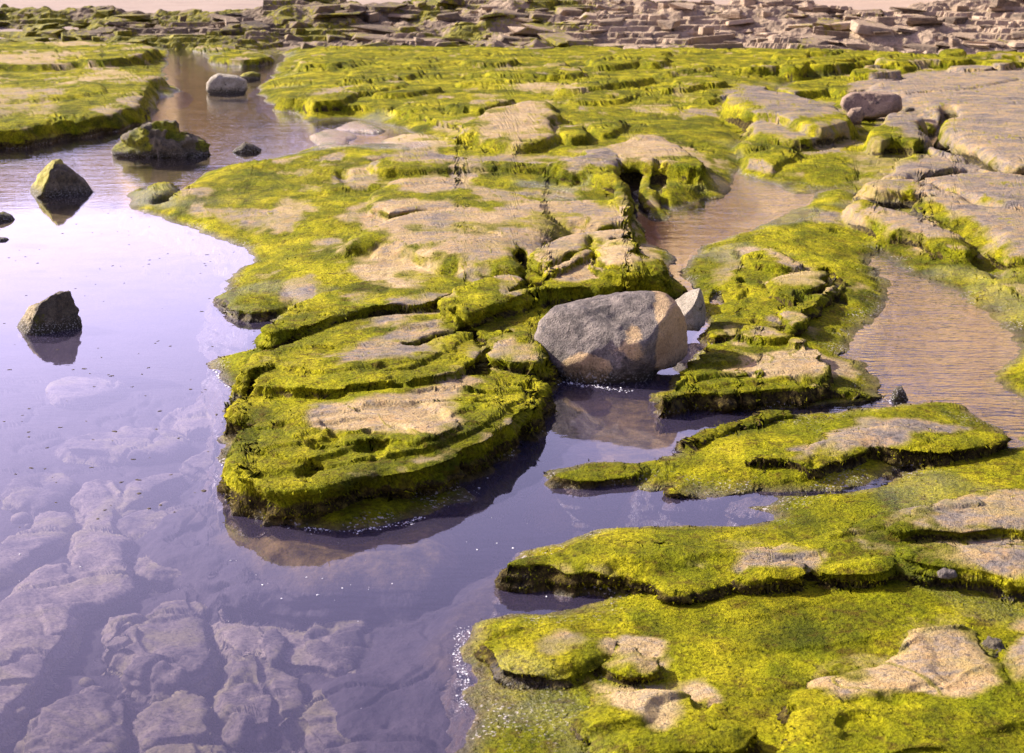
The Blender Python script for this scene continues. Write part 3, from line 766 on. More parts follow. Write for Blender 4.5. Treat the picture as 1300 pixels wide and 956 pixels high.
# ---- where the stone is bare of algae: outlines on the ground (photo pixel traced, laid on the terrain)
def on_ground(poly):
    p = np.array(poly, float); z = np.full(len(p), .15)
    for _ in range(8):
        x, y = at(p[:, 0], p[:, 1], z)
        z = .5 * z + .5 * np.maximum(terrain(x, y)[0], 0)
    return np.stack(at(p[:, 0], p[:, 1], z), 1)
BARE = [  # outline, strength, tan
    ([(431,318),(490,313),(538,318),(573,335),(566,353),(531,370),(476,360),(445,342)], 1, .85),
    ([(430,275),(470,262),(500,252),(560,255),(620,268),(700,262),(790,262),(812,276),(790,293),(752,300),(735,318),(700,338),(676,342),(656,340),(600,330),(540,312),(490,302),(450,290)], 1, .62),
    ([(750,308),(767,297),(815,301),(843,320),(829,339),(798,346),(767,334)], 1, .9),
    ([(690,350),(715,335),(750,324),(765,338),(757,350),(720,356)], 1, .7),
    ([(573,166),(615,135),(694,125),(701,145),(701,176),(656,182),(615,173)], 1, .72),
    ([(705,163),(739,157),(746,170),(705,170)], 1, .5),
    ([(684,208),(777,189),(795,218),(791,229),(729,215)], 1, .35),
    ([(729,190),(774,185),(822,170),(850,180),(909,211),(850,206),(781,201)], 1, .75),
    ([(469,201),(528,190),(573,197),(656,204),(705,207),(642,208),(590,208),(532,211)], .95, .5),
    ([(480,232),(552,222),(594,225),(642,242),(538,246),(504,242)], 1, .6),
    ([(640,199),(705,199),(656,204)], .9, .5),
    ([(400,152),(448,152),(490,170),(549,170),(556,183),(514,187),(469,175),(421,187),(390,180),(380,170)], 1, 1.25),
    ([(435,273),(470,255),(500,262),(470,280)], .8, .7),
    ([(343,258),(365,250),(392,256),(388,266),(350,265)], .85, .8),
    ([(445,418),(476,394),(514,384),(552,392),(504,411)], 1, .35),
    ([(414,450),(448,437),(504,418),(552,405),(570,429),(559,439),(514,453),(428,462)], 1, .4),
    ([(391,508),(450,508),(545,488),(590,474),(604,484),(594,501),(573,519),(587,534),(549,550),(469,546),(400,540),(385,524)], 1, .62),
    ([(440,372),(470,366),(480,376),(442,384)], .9, .5),
    ([(590,440),(640,425),(665,440),(640,455),(600,452)], .9, .6),
    ([(640,445),(690,440),(690,458),(650,460)], .8, .6),
    ([(436,600),(511,594),(511,598),(440,605)], .9, .5),
    ([(530,586),(563,576),(590,568),(560,582)], .9, .5),
    ([(600,120),(640,118),(620,124)], .8, .8),
    ([(640,103),(720,106),(745,115),(700,120),(650,112)], .85, .8),
    ([(800,135),(850,132),(840,142)], .7, .8),
    ([(840,118),(870,110),(880,125)], .6, .6),
    ([(400,112),(460,108),(440,116),(405,120)], .95, .5),
    ([(620,87),(740,85),(738,90),(622,92)], .6, .5),
    # east terrace, ledge in front of the boulder, spit
    ([(947,314),(985,318),(1017,332),(1014,338),(990,334)], 1, .8),
    ([(985,350),(1040,346),(1052,352),(1035,362),(990,360)], .75, .9),
    ([(1040,368),(1065,366),(1068,376),(1045,377)], .9, .8),
    ([(1072,365),(1095,360),(1090,374)], .9, .8),
    ([(890,430),(930,420),(955,424),(950,440),(900,442)], .9, .8),
    ([(940,412),(985,418),(992,424),(950,432)], 1, .5),
    ([(925,470),(950,450),(1000,446),(1044,449),(1085,470),(1060,478),(1010,480),(960,480)], 1, .8),
    ([(880,480),(920,474),(900,490)], .7, .7),
    ([(1002,570),(1071,546),(1106,534),(1161,531),(1196,538),(1224,541),(1190,548),(1155,560),(1100,568),(1050,580),(1010,586)], 1, .45),
    ([(852,280),(900,285),(940,300),(900,312),(855,300)], .6, .8),
    # right terrace
    ([(1099,104),(1155,93),(1300,87),(2000,84),(2000,345),(1300,320),(1250,300),(1210,270),(1260,262),(1150,240),(1085,232),(1134,221),(1155,205),(1196,196),(1189,166),(1142,150),(1072,150),(1072,118)], 1.0, .42),
    ([(943,107),(1020,118),(1072,138),(1072,156),(1027,158),(1012,148),(954,138),(920,126)], .95, .30),
    ([(947,149),(1027,161),(1047,173),(1006,177),(957,170)], .9, .4),
    ([(1106,166),(1127,138),(1161,142),(1179,163),(1175,180),(1144,172)], 1, .3),
    ([(1050,180),(1100,185),(1150,195),(1180,210),(1140,222),(1100,215)], .55, .5),
    ([(930,130),(960,140),(945,160),(925,150)], .6, .5),
    ([(1078,256),(1099,246),(1134,264),(1190,280),(1240,313),(1180,300),(1120,290)], 1, .6),
    ([(1155,246),(1196,242),(1300,264),(2000,290),(2000,345),(1300,322),(1250,300),(1210,275)], 1, .45),
    ([(1160,100),(1300,95),(1300,100),(1180,108)], 1, .6),
    # near shelf
    ([(1127,664),(1144,647),(1196,633),(1265,622),(1300,622),(2000,620),(2000,675),(1300,669),(1248,660),(1161,669)], 1, .52),
    ([(1141,685),(1231,679),(1300,690),(2000,694),(2000,730),(1300,726),(1265,724),(1213,716),(1168,705)], 1, .5),
    ([(1095,688),(1135,690),(1160,712),(1120,700)], .8, .4),
    ([(1037,867),(1044,844),(1099,834),(1155,809),(1158,789),(1227,782),(1234,809),(1262,851),(1268,872),(1230,884),(1150,880),(1060,886)], .95, .72),
    ([(1276,844),(1300,790),(1400,780),(1400,850),(1290,862)], .9, .6),
    ([(934,725),(956,709),(1040,704),(1028,726)], 1, .5),
    ([(950,700),(980,692),(1015,698)], .8, .5),
    ([(775,822),(795,810),(830,816),(834,830),(790,832)], 1, .9),
    ([(780,836),(850,838),(820,850),(775,846)], .75, .8),
    ([(750,866),(800,862),(880,868),(920,890),(850,930),(760,900)], .95, .9),
    ([(690,815),(720,800),(735,812),(700,830)], .7, .5),
    ([(1090,676),(1112,674),(1108,679)], .9, .5), ([(872,715),(892,713),(890,720)], .9, .5),
    ([(746,722),(800,728),(790,745),(755,742)], .9, .35), ([(700,716),(725,716),(735,730),(712,728)], .9, .5),
    # left shelf
    ([(0,68),(60,66),(120,64),(60,82),(-900,86),(-900,64)], .8, .7),
    ([(100,98),(150,92),(170,98),(120,105),(60,112)], .75, .85),
    ([(-900,110),(0,108),(50,112),(40,140),(0,150),(-900,150)], .7, .55),
    ([(40,120),(70,118),(60,165),(40,170)], .7, .55),
    ([(60,55),(160,50),(150,57),(80,60)], .8, .7),
]
cost = .5 * fbm(X * 2.2, Y * 1.6, 0, 4, 61)
worn = fbm(X * 2.6, Y * 2.2, 4, 4, 67)
cost2 = fbm(X * 9, Y * 6, 3, 3, 63)
bare = np.zeros(X.shape, np.float32); tan = np.full(X.shape, .5, np.float32)
for poly, st, tn in BARE:
    w = on_ground(poly)
    m = .25
    s = (X > w[:, 0].min() - m) & (X < w[:, 0].max() + m) & (Y > w[:, 1].min() - m) & (Y < w[:, 1].max() + m)
    if not s.any(): continue
    soft = float(np.clip(np.median(w[:, 1]) / 10 * .08, .05, .18))
    d = sdf(X[s], Y[s], w) + cost[s] * soft * 3.2 + soft * 1.0 * cost2[s]
    b = st * sstep(soft, -soft, d) * (1 - .62 * sstep(.10, .38, worn[s]) * (w[:, 1].min() < 8.5 or w[:, 0].min() < 1))
    o = bare[s]; tt = tan[s]
    tan[s] = np.where(b > o, tn, tt); bare[s] = np.maximum(o, b)
# streaky natural bare spots elsewhere on the tops
streak = fbm(X * 2.0, Y * 1.1, 7, 5, 71)
mid = np.maximum(sstep(10.5, 12, Y) * sstep(24, 19, Y) * sstep(-4.5, -1.5, X), sstep(-3.4, -4, X) * sstep(17, 18, Y))
bare = np.maximum(bare, .8 * sstep(.34 - .16 * mid, .50 - .12 * mid, streak) * sstep(.03, .08, Z))
moss = 1 - bare
# algae keeps to the joints and flanks inside the bare areas
joint = sstep(.07, .0, np.abs(fbm(X * .9 + .25 * Y, Y * .8, 2, 3, 81)))
moss = np.maximum(moss, .60 * joint * (bare > .3) * (X > 2))
patch = fbm(X * 3.2, Y * 1.5, 11, 4, 87)
bare = np.maximum(bare, .62 * sstep(.36, .50, patch) * sstep(.04, .09, Z) * sstep(8.5, 10, Y))
moss = np.minimum(moss, np.where(steep < .12, 1 - bare, 1))
thin = sstep(.030, .0, np.abs(fbm(X * 1.5 + .3 * Y, Y * 1.2, 5, 4, 83)))
moss = np.maximum(moss, .62 * thin * (bare > .3))
rightside = sstep(.5, 1.5, X - .2 * (Y - 9)) * sstep(13, 15, Y)
moss = np.maximum(moss, sstep(.14, .42, steep) * .85 * (1 - .75 * rightside))
moss = np.where(Z < -.02, .35, moss)
# wet sheens
wetn = fbm(X * 1.1, Y * 1.1, 9, 3, 91)
wet = sstep(.025, -.005, Z) * .8
wet = np.maximum(wet, sstep(.25, .5, wetn) * .6 * sstep(.14, .05, Z))
for poly in ([(392,150),(450,150),(500,172),(470,176),(556,185),(520,190),(400,190)], [(700,245),(780,250),(760,262),(690,258)], [(640,225),(740,235),(730,246),(660,238)],
             [(900,275),(1000,262),(1060,270),(1000,285)]):
    w = on_ground(poly)
    wet = np.maximum(wet, .9 * sstep(.1, -.1, sdf(X, Y, w) + cost * .2))
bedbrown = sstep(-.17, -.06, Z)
sand = np.zeros(X.shape)
for w, slope, depth in POOLS[:2]:
    sand = np.maximum(sand, sstep(.06, -.10, sdf(X, Y, w) + cost * .25))
sand *= sstep(.03, -.005, Z)

# ---- small relief: fuzzy algae cushions, bedded and pitted stone, grooved flanks
amp = np.clip(Y / 9.0, .7, 1.3) * np.interp(Y, [13, 24], [1, .35])
fz = fbm(X * 14, Y * 14, Z * 14, 3, 101) ; fz2 = fbm(X * 5, Y * 5, Z * 5, 3, 111)
bed_n = fbm(X * 2.5, Y * 2.5, Z * 38, 3, 121)
rk = fbm(X * 5, Y * 4, Z * 7, 4, 131)
rid = 1 - np.abs(fbm(X * 3.0, Y * 5.0, 4, 3, 141)) * 2
disp_up = moss * (.007 * fz + .010 * fz2 + .012 * sstep(.1, .5, steep) * fz2) * amp + (1 - moss) * (.010 * rk + .004 * np.where(rid > .8, -(rid - .8) * 4, 0)) * amp
land = sstep(-.12, .0, Z)
pits = sstep(.30, .46, fbm(X * 6.5, Y * 4.5, 6, 3, 155)) * sstep(-.2, .25, fbm(X * .8, Y * .8, 3, 2, 157))
disp_up = disp_up - moss * pits * .028 * np.interp(Y, [12, 20], [1, 1.3]) * sstep(.04, .08, Z)
disp_up = disp_up * (.4 + .6 * land) + sstep(-.12, -.16, Z) * (Y < 11) * (.014 * fbm(X * 9, Y * 7, 5, 4, 159, .6) - .02 * sstep(.86, .97, 1 - np.abs(fbm(X * 2.2, Y * 2.6, 9, 3, 160)) * 2))
side = np.stack([N[..., 0], N[..., 1], np.zeros_like(Z)], 2) * np.interp(Y, [13, 22], [1, .2])[..., None]
def blur(a, r, ax):
    pad = [(0, 0), (0, 0)]; pad[ax] = (r + 1, r)
    c = np.cumsum(np.pad(a, pad, 'edge'), axis=ax)
    n = a.shape[ax]
    return (np.take(c, np.arange(2 * r + 1, 2 * r + 1 + n), ax) - np.take(c, np.arange(n), ax)) / (2 * r + 1)
ZB = blur(blur(Z, 14, 1), 6, 0)
over = np.clip(Z - ZB, -.10, .10) * sstep(.12, .45, steep)
over = np.minimum(blur(blur(over, 2, 1), 1, 0), .004) * 1.7 * (1 + .7 * fbm(X * 2, Y * 2, 6, 2, 151)) * (Z > -.06)
sd = np.stack([N[..., 0], N[..., 1]], 2); sd /= np.linalg.norm(sd, axis=2, keepdims=True) + 1e-6
weed = np.clip(sstep(.15, .50, steep) * sstep(.005, -.03, Z - ZB) * sstep(.34, .10, Z) + sstep(.3, .6, steep) * sstep(.14, .05, Z), 0, 1) * .95  # brown weed, and shade painted into steep low walls and ledge feet
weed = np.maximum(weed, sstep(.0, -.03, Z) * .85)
P[..., 0] += sd[..., 0] * over; P[..., 1] += sd[..., 1] * over
P = P + N * disp_up[..., None] + side * ((.06 * bed_n + .04 * fz2 + .02 * fz) * sstep(.1, .5, steep))[..., None]
N = grid_normals(P)

THINGS = {
    MAIN: ('rock_shelf', 'broad algae covered rock shelf with tan bare patches jutting into the violet pool', 'rock shelf'),
    LEFT: ('rock_shelf', 'brown and green rock shelf left of the channel, behind the pyramid shaped rock', 'rock shelf'),
    RIGHT: ('rock_terrace', 'grey bare rock terrace with mossy joints behind the rippled tan pool', 'rock terrace'),
    EAST: ('rock_terrace', 'low green terrace between the dark gully and the rippled tan pool', 'rock terrace'),
    NEAR: ('rock_shelf', 'bright green rock shelf with a low ledge and grey bare patches, nearest the viewer', 'rock shelf'),
    STEP: ('rock_ledge', 'tan topped ledge with a dark layered edge just right of the big boulder', 'rock ledge'),
    SPIT: ('rock_spit', 'long mossy spit with one grey bare strip, between the ledge and the near shelf', 'rock spit'),
    BAR: ('rock_bar', 'small mossy rock bar lying alone in the far channel', 'rock bar'),
}
for i, (poly, lab, zt) in enumerate(SUNK): THINGS['drowned%d' % i] = ('submerged_rock', lab, 'submerged rock')
flat = lambda a: a.reshape(-1, *a.shape[2:])
PF, NF_, MF, TF, WF, BF = flat(P), flat(N), flat(moss), flat(tan), flat(wet), flat(bedbrown)
ii, jj = np.meshgrid(np.arange(NU - 1), np.arange(NV - 1), indexing='ij')
q = np.stack([ii * NV + jj, ii * NV + jj + 1, (ii + 1) * NV + jj + 1, (ii + 1) * NV + jj], -1).reshape(-1, 4)
a_, b_ = PF[q[:, 1]] - PF[q[:, 0]], PF[q[:, 3]] - PF[q[:, 0]]
if np.median(np.cross(a_, b_)[:, 2]) < 0: q = q[:, ::-1]
qid = ID[:-1, :-1].copy()
nbed = {i for i, L in enumerate(LAYERS) if L['owner'] is None}
qid[np.isin(qid, list(nbed))] = -1
qrock = ((moss[:-1, :-1] + moss[1:, 1:]) / 2 < .5) & (qid >= 0)
def components(key):
    """connected patches of equal key on the sheet"""
    w_, h_ = key.shape
    lab = np.arange(w_ * h_).reshape(w_, h_)
    er = key[1:] == key[:-1]; ec = key[:, 1:] == key[:, :-1]
    while True:
        old = lab.copy()
        m_ = np.where(er, np.minimum(lab[1:], lab[:-1]), lab[1:]); lab[1:] = m_
        lab[:-1] = np.where(er, np.minimum(lab[:-1], lab[1:]), lab[:-1])
        m_ = np.where(ec, np.minimum(lab[:, 1:], lab[:, :-1]), lab[:, 1:]); lab[:, 1:] = m_
        lab[:, :-1] = np.where(ec, np.minimum(lab[:, :-1], lab[:, 1:]), lab[:, :-1])
        f_ = lab.ravel(); f_ = f_[f_]; f_ = f_[f_]; f_ = f_[f_]; lab = f_.reshape(w_, h_)
        if (lab == old).all(): return lab
for rnd in range(6):
    lab = components(qid * 2 + qrock)
    cnt = np.bincount(lab.ravel(), minlength=lab.size)
    small = (cnt[lab] < 90) & (qid >= 0) if rnd < 2 else (cnt[lab] < 60)
    if rnd < 2: qrock = np.where(small, ~qrock, qrock)
    else:
        for _ in range(12):
            if not small.any(): break
            for ax, sh in ((0, 1), (0, -1), (1, 1), (1, -1)):
                ok = small & ~np.roll(small, sh, ax)
                qid = np.where(ok, np.roll(qid, sh, ax), qid); qrock = np.where(ok, np.roll(qrock, sh, ax), qrock); small = small & ~ok
LAB = components(qid * 2 + qrock).ravel()
qid = qid.ravel(); qrock = qrock.ravel()
print('patches', len(np.unique(LAB)))
def piece(name, sel, mat, parent, org, attrs):
    f = q[sel]; uq, inv = np.unique(f, return_inverse=True)
    return mesh_np(name, PF[uq], inv.reshape(-1, 4), mat, parent, org, NF_[uq], {k_: v_[uq] for k_, v_ in attrs.items()})
owner_of = [L['owner'] for L in LAYERS]
bed_sel = qid < 0
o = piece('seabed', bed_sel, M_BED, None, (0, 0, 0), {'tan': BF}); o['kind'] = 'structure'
ROOT = {}
for key, (nm, lab, cat) in THINGS.items():
    ids = [i for i, ow in enumerate(owner_of) if ow == key]
    w = np.concatenate([LAYERS[i]['w'] for i in ids])
    vis = np.isin(ID, ids)
    if not vis.any(): continue
    c = (float(X[vis].mean()), float(Y[vis].mean()), 0.0)
    if key.startswith('drowned'):
        so = piece(nm, np.isin(qid, ids), M_SUNK, None, c, {'tan': TF}); tag(so, lab, cat); so.location = c
        continue
    root = thing(nm, lab, cat, c); ROOT[key] = root
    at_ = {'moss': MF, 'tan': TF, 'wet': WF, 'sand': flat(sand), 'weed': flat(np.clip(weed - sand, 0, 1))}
    for i in ids:
        mine = qid == i
        if not mine.any(): continue
        rl = np.unique(LAB[mine & qrock], return_counts=True); al = np.unique(LAB[mine & ~qrock])
        host = root
        for l_ in rl[0][np.argsort(-rl[1])]:
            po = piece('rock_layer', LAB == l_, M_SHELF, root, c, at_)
            if host is root: host = po
        for l_ in al:
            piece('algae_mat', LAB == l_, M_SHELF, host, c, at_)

# ---- tufts of algae standing on the mats and hanging from the ledges
LZ = flat(Z); LY = flat(Y); ST = flat(steep); IDF = flat(ID)
for key, root in ROOT.items():
    ids = [i for i, ow in enumerate(owner_of) if ow == key]
    s = np.where(np.isin(IDF, ids) & (MF > .6) & (LZ > .004) & (LY < 15))[0]
    if len(s) < 200: continue
    n = min(60000, int(len(s) * .26))
    pr = .35 + 1.5 * ST[s]; pr /= pr.sum()
    s = RNG.choice(s, n, p=pr)
    nn = NF_[s]
    ln = (RNG.uniform(.003, .008, n) * (1 + .6 * ST[s]) * np.clip(LY[s] / 8, .8, 1.5))[:, None]
    rd = RNG.normal(0, 1, (n, 3)); rd -= nn * (rd * nn).sum(1, keepdims=True); rd /= np.linalg.norm(rd, axis=1, keepdims=True)
    wdt = ln * RNG.uniform(.3, .7, n)[:, None]
    base = PF[s] - nn * .003 + RNG.normal(0, .004, (n, 3))
    lean = RNG.normal(0, .75, (n, 3)) + np.stack([np.zeros(n), np.zeros(n), -1.1 * ST[s]], 1)
    tip = base + (nn + lean) * ln
    Vb = np.stack([base - rd * wdt, base + rd * wdt, tip], 1).reshape(-1, 3)
    fb = np.arange(n * 3).reshape(-1, 3)
    fo = mesh_np('algae_fringe', Vb, fb, M_BLADE, root, root.location, smooth=False)
    fo['kind'] = 'stuff'

# ------------------------------------------------------------------ water, outlying ground, beach, cliff
def sheet(name, x0, x1, y0, y1, z, mat, n=2):
    xs = np.linspace(x0, x1, n); ys = np.linspace(y0, y1, n)
    A, B = np.meshgrid(xs, ys, indexing='ij')
    V = np.stack([A, B, np.full_like(A, z) if np.isscalar(z) else z(A, B)], 2).reshape(-1, 3)
    a, b = np.meshgrid(np.arange(n - 1), np.arange(n - 1), indexing='ij')
    f = np.stack([a * n + b, (a + 1) * n + b, (a + 1) * n + b + 1, a * n + b + 1], -1).reshape(-1, 4)
    o = mesh_np(name, V, f, mat); o['kind'] = 'structure'
    return o
sheet('water', -60, 60, -6, 42.5, 0.0, M_WATER)
sheet('ground', -400, 400, -120, 600, -.75, M_BED)
def beach_z(x, y): return np.interp(y, [37.5, 44, 47, 62, 80, 600], [-.55, .28, .50, .80, 1.4, 1.6]) + .05 * fbm(x * .15, y * .15, 0, 3, 5)
sheet('sand_beach', -90, 90, 38, 82, beach_z, M_SAND, 140)
# the cliff above the beach that the pools mirror
xs = np.linspace(-85, 85, 420); zs = np.linspace(0, 1, 70)
A, B = np.meshgrid(xs, zs, indexing='ij')
top = np.interp(A, [-85, -20, -8, 4, 10, 20, 85], [8.5, 8.5, 9.0, 11.5, 15, 16, 18]) * (1 + .10 * fbm(A * .12, 0 * A, 0, 4, 7))
# unseen buttresses and right headland, shaped to face the sun and brighten the reflections
saw = ((A + 3) / 9.0) % 1.0
yb = np.interp(A, [-85, 6, 20, 30, 85], [84, 80, 50, 36, 20]) - np.where(A < 6, np.where(saw < .8, saw / .8, (1 - saw) / .2) * 8, 0)
zz = .2 + B * top
yy = yb + B * top * .28 + 1.6 * fbm(A * .22, zz * .08, 0, 4, 9) + .7 * fbm(A * .35, zz * 1.4, 3, 4, 19) - 2.6 * np.abs(fbm(A * .5, zz * .1, 2, 3, 29))
V = np.stack([A, yy, zz], 2)
back = V[:, -1:].copy(); back[..., 1] += 40; back[..., 2] += 1
V = np.concatenate([V, back], 1); nz = 71
a, b = np.meshgrid(np.arange(419), np.arange(nz - 1), indexing='ij')
f = np.stack([a * nz + b, (a + 1) * nz + b, (a + 1) * nz + b + 1, a * nz + b + 1], -1).reshape(-1, 4)
o = mesh_np('cliff', V.reshape(-1, 3), f, M_CLIFF); o['kind'] = 'structure'

# ------------------------------------------------------------------ boulders
def ico(sub):
    bm = bmesh.new(); bmesh.ops.create_icosphere(bm, subdivisions=sub, radius=1.0)
    V = np.array([v.co[:] for v in bm.verts]); fc = np.array([[v.index for v in f_.verts] for f_ in bm.faces]); bm.free()
    return V, fc
ICO = {s: ico(s) for s in (2, 3, 4, 5, 6)}

def boulder(name, poly, foot_v, label, cat, mat, z0=0.0, depth=.8, planes=(), sub=5, rough=.05, seed=0, sink=.1, p=2.6, moss_fn=None, tan_fn=None, sharp=.02, group=None, fine=.012):
    """a stone with the outline of poly (as seen from the front), its own depth, cut by facet planes (nx, ny, nz, d in radii)"""
    poly = np.array(poly, float)
    cu, cv = (poly[:, 0].min() + poly[:, 0].max()) / 2, (poly[:, 1].min() + poly[:, 1].max()) / 2
    fy = float(at(cu, foot_v, z0)[1])
    b = (poly[:, 0].max() - poly[:, 0].min()) / 2 * pxm(foot_v, z0) * depth
    yc = fy + b * .8
    ky = (478.0 - cv) / F
    zc = CAMH + yc * (-SP + ky * CP) / (CP + ky * SP)
    m = yc / (CP + ky * SP) / F
    xc = (cu - 650.0) * m
    hw = (poly[:, 0].max() - poly[:, 0].min()) / 2 * m
    b = hw * depth
    a = np.arctan2(cv - poly[:, 1], poly[:, 0] - cu); r = np.hypot(poly[:, 0] - cu, poly[:, 1] - cv) * m
    o_ = np.argsort(a); a, r = a[o_], r[o_]
    ah = np.linspace(-math.pi, math.pi, 721)
    # sample the outline as straight edges in the plane
    px_ = r * np.cos(a); pz_ = r * np.sin(a)
    t_ = np.linspace(0, 1, 40, endpoint=False)
    ex = np.concatenate([px_[i] + (px_[(i + 1) % len(a)] - px_[i]) * t_ for i in range(len(a))])
    ez = np.concatenate([pz_[i] + (pz_[(i + 1) % len(a)] - pz_[i]) * t_ for i in range(len(a))])
    ea, er = np.arctan2(ez, ex), np.hypot(ex, ez); s_ = np.argsort(ea)
    rad = np.interp(ah, ea[s_], er[s_], period=2 * math.pi)
    kk = np.hanning(15); kk /= kk.sum()
    rad = np.convolve(np.concatenate([rad[-8:-1], rad, rad[1:8]]), kk, 'valid')
    D, fc = ICO[sub]
    th = np.arctan2(D[:, 2], D[:, 0]); rr = np.interp(th, ah, rad[:721])
    ct = np.hypot(D[:, 0], D[:, 2]); dy = np.abs(D[:, 1])
    k_ = (ct ** p + dy ** p) ** (-1 / p)
    V = np.stack([np.cos(th) * ct * k_ * rr, D[:, 1] * k_ * b, np.sin(th) * ct * k_ * rr], 1)
    for (nx, ny, nz_, dd) in planes:
        n_ = np.array([nx, ny, nz_]); n_ = n_ / np.linalg.norm(n_)
        e = V @ n_ - dd * hw
        cut = np.where(e > -sharp * 2, np.log1p(np.exp(np.clip(e / (sharp * .5), -30, 30))) * sharp * .5, 0)
        V = V - n_ * cut[:, None]
    g = 1 / hw
    nv = V / (np.linalg.norm(V, axis=1, keepdims=True) + 1e-9)
    q_ = V * g
    dis = rough * hw * fbm(q_[:, 0] * 1.7 + seed, q_[:, 1] * 1.7, q_[:, 2] * 1.7, 3, seed) + fine * hw * 3 * (1 - 2 * np.abs(fbm(q_[:, 0] * 4 + seed, q_[:, 1] * 4, q_[:, 2] * 4, 3, seed + 3))) + fine * hw * fbm(q_[:, 0] * 14 + seed, q_[:, 1] * 14, q_[:, 2] * 14, 3, seed + 5)
    V = V + nv * dis[:, None]
    low = z0 - sink - zc
    attrs = {'moss': np.zeros(len(V)), 'tan': np.zeros(len(V))}
    xn, zn = V[:, 0] / hw, V[:, 2] / hw
    if moss_fn is not None: attrs['moss'] = moss_fn(xn, V[:, 1] / hw, zn)
    if tan_fn is not None: attrs['tan'] = tan_fn(xn, V[:, 1] / hw, zn)
    V[:, 2] = np.maximum(V[:, 2], low)
    org = (xc, yc, zc)
    ob = mesh_np(name, V + np.array(org), fc, mat, None, org, None, attrs)
    return tag(ob, label, cat, group)

GREY = [(0.030, 0.025, 0.020), (0.105, 0.086, 0.071), (0.245, 0.203, 0.163), (0.43, 0.36, 0.275)]
DARK = [(0.035, 0.028, 0.020), (0.100, 0.080, 0.050), (0.20, 0.16, 0.095), (0.34, 0.27, 0.17)]
PALE = [(0.16, 0.14, 0.11), (0.36, 0.31, 0.22), (0.50, 0.44, 0.33), (0.62, 0.56, 0.45)]
WARM = [(0.080, 0.055, 0.040), (0.24, 0.165, 0.11), (0.40, 0.28, 0.18), (0.52, 0.39, 0.26)]
MR_GREY = mat_rock('grey_boulder_stone', GREY, tanpatch=((0.34, 0.21, 0.09), (0.64, 0.45, 0.23)), sc=3.2)
MR_DARK = mat_rock('dark_weedy_stone', DARK, sc=5.0, barn=.8)
MR_PALE = mat_rock('pale_stone', PALE, sc=5.0, barn=.2)
MR_SUNLIT = mat_rock('sunlit_yellow_stone', DARK, tanpatch=((0.22, 0.20, 0.02), (0.50, 0.43, 0.07)), sc=5.0, barn=.8)  # sunlight on the left face is painted in as brighter yellow green
MR_LITSIDE = mat_rock('dark_stone_lit_tan_side', DARK, tanpatch=((0.17, 0.13, 0.06), (0.44, 0.35, 0.18)), sc=5.0, barn=.8)  # lit left side painted lighter tan over the dark stone
MR_WARM = mat_rock('warm_brown_stone', WARM, sc=3.5, barn=.0)
g2 = lambda x, x0, w: np.exp(-((x - x0) / w) ** 2)

def big_tan(x, y, z):
    front = (y < 0)
    t1 = g2(x, -.30, .27) * g2(z, -.20, .16) * 1.9
    t2 = sstep(.38, .62, x) * .95
    t3 = g2(x, .22, .16) * g2(z, .12, .25) * .8 + g2(x, -.02, .12) * g2(z, .02, .10) * .55
    return np.clip(np.maximum(np.maximum(t1, t2), t3) + .55 * fbm(x * 4, y * 4, z * 4, 4, 77, .65) - .05, 0, 1)
boulder('boulder', [(670,458),(676,440),(688,410),(706,393),(751,384),(783,375),(815,373),(841,377),(857,387),(871,408),(882,435),(879,456),(866,463),(848,463),
                    (834,466),(829,479),(820,491),(799,494),(778,491),(732,488),(695,481),(679,472)], 488,
        'big grey boulder with a tan patch low on its face, sitting at the shelf edge', 'boulder', MR_GREY, depth=.72, sub=6, rough=.09, fine=.009, seed=3, p=2.5, sink=.12,
        planes=[(-.50, -.72, .48, .52), (.86, -.50, .02, .70), (-.85, -.35, .35, .76), (-.05, -.50, .86, .46), (-.25, -.95, -.1, .60), (.25, -.75, -.6, .62), (-.5, -.6, -.6, .72)], sharp=.03,
        moss_fn=lambda x, y, z: np.clip(sstep(-.35, -.60, z) * (.25 + .5 * (noise3(x * 5, y * 5, z * 5, 4) > -.1)), 0, .8), tan_fn=big_tan)
boulder('boulder', [(852,384),(870,373),(889,366),(898,394),(897,413),(888,420),(868,418),(856,402)], 416,
        'small cream coloured boulder close behind the right end of the big grey boulder', 'boulder', MR_PALE, z0=.08, depth=.8, seed=8, sink=.05, p=3.5, rough=.05,
        planes=[(.80, -.55, .05, .56), (-.66, -.42, .62, .46)], sharp=.01)
boulder('boulder', [(29,238),(45,222),(62,208),(72,206),(78,213),(92,225),(116,247),(104,256),(70,257),(34,250)], 250,
        'pyramid shaped rock with a sunlit yellow green left face, standing in the pool', 'boulder', MR_SUNLIT, depth=.85, seed=12, p=2.5, sink=.2, rough=.13, fine=.03,
        planes=[(.66, -.66, .40, .32), (-.74, -.36, .56, .36), (.05, -.6, .8, .70)], sharp=.012, tan_fn=lambda x, y, z: .9 * sstep(.10, -.06, x - .30 * y - .05))
boulder('boulder', [(17,416),(27,403),(38,394),(55,384),(64,379),(70,374),(84,373),(88,381),(96,400),(98,420),(80,430),(30,430)], 424,
        'dark blocky rock with a square cap, alone in the violet pool', 'boulder', MR_LITSIDE, depth=.8, seed=15, p=3.2, sink=.2, rough=.12, fine=.03,
        planes=[(.66, -.72, .2, .40), (-.76, -.40, .48, .42)], sharp=.012, moss_fn=lambda x, y, z: .55 * g2(x, -.05, .3) * (z < .2), tan_fn=lambda x, y, z: .8 * sstep(.05, -.12, x - .3 * y - .05) * (z < .45))
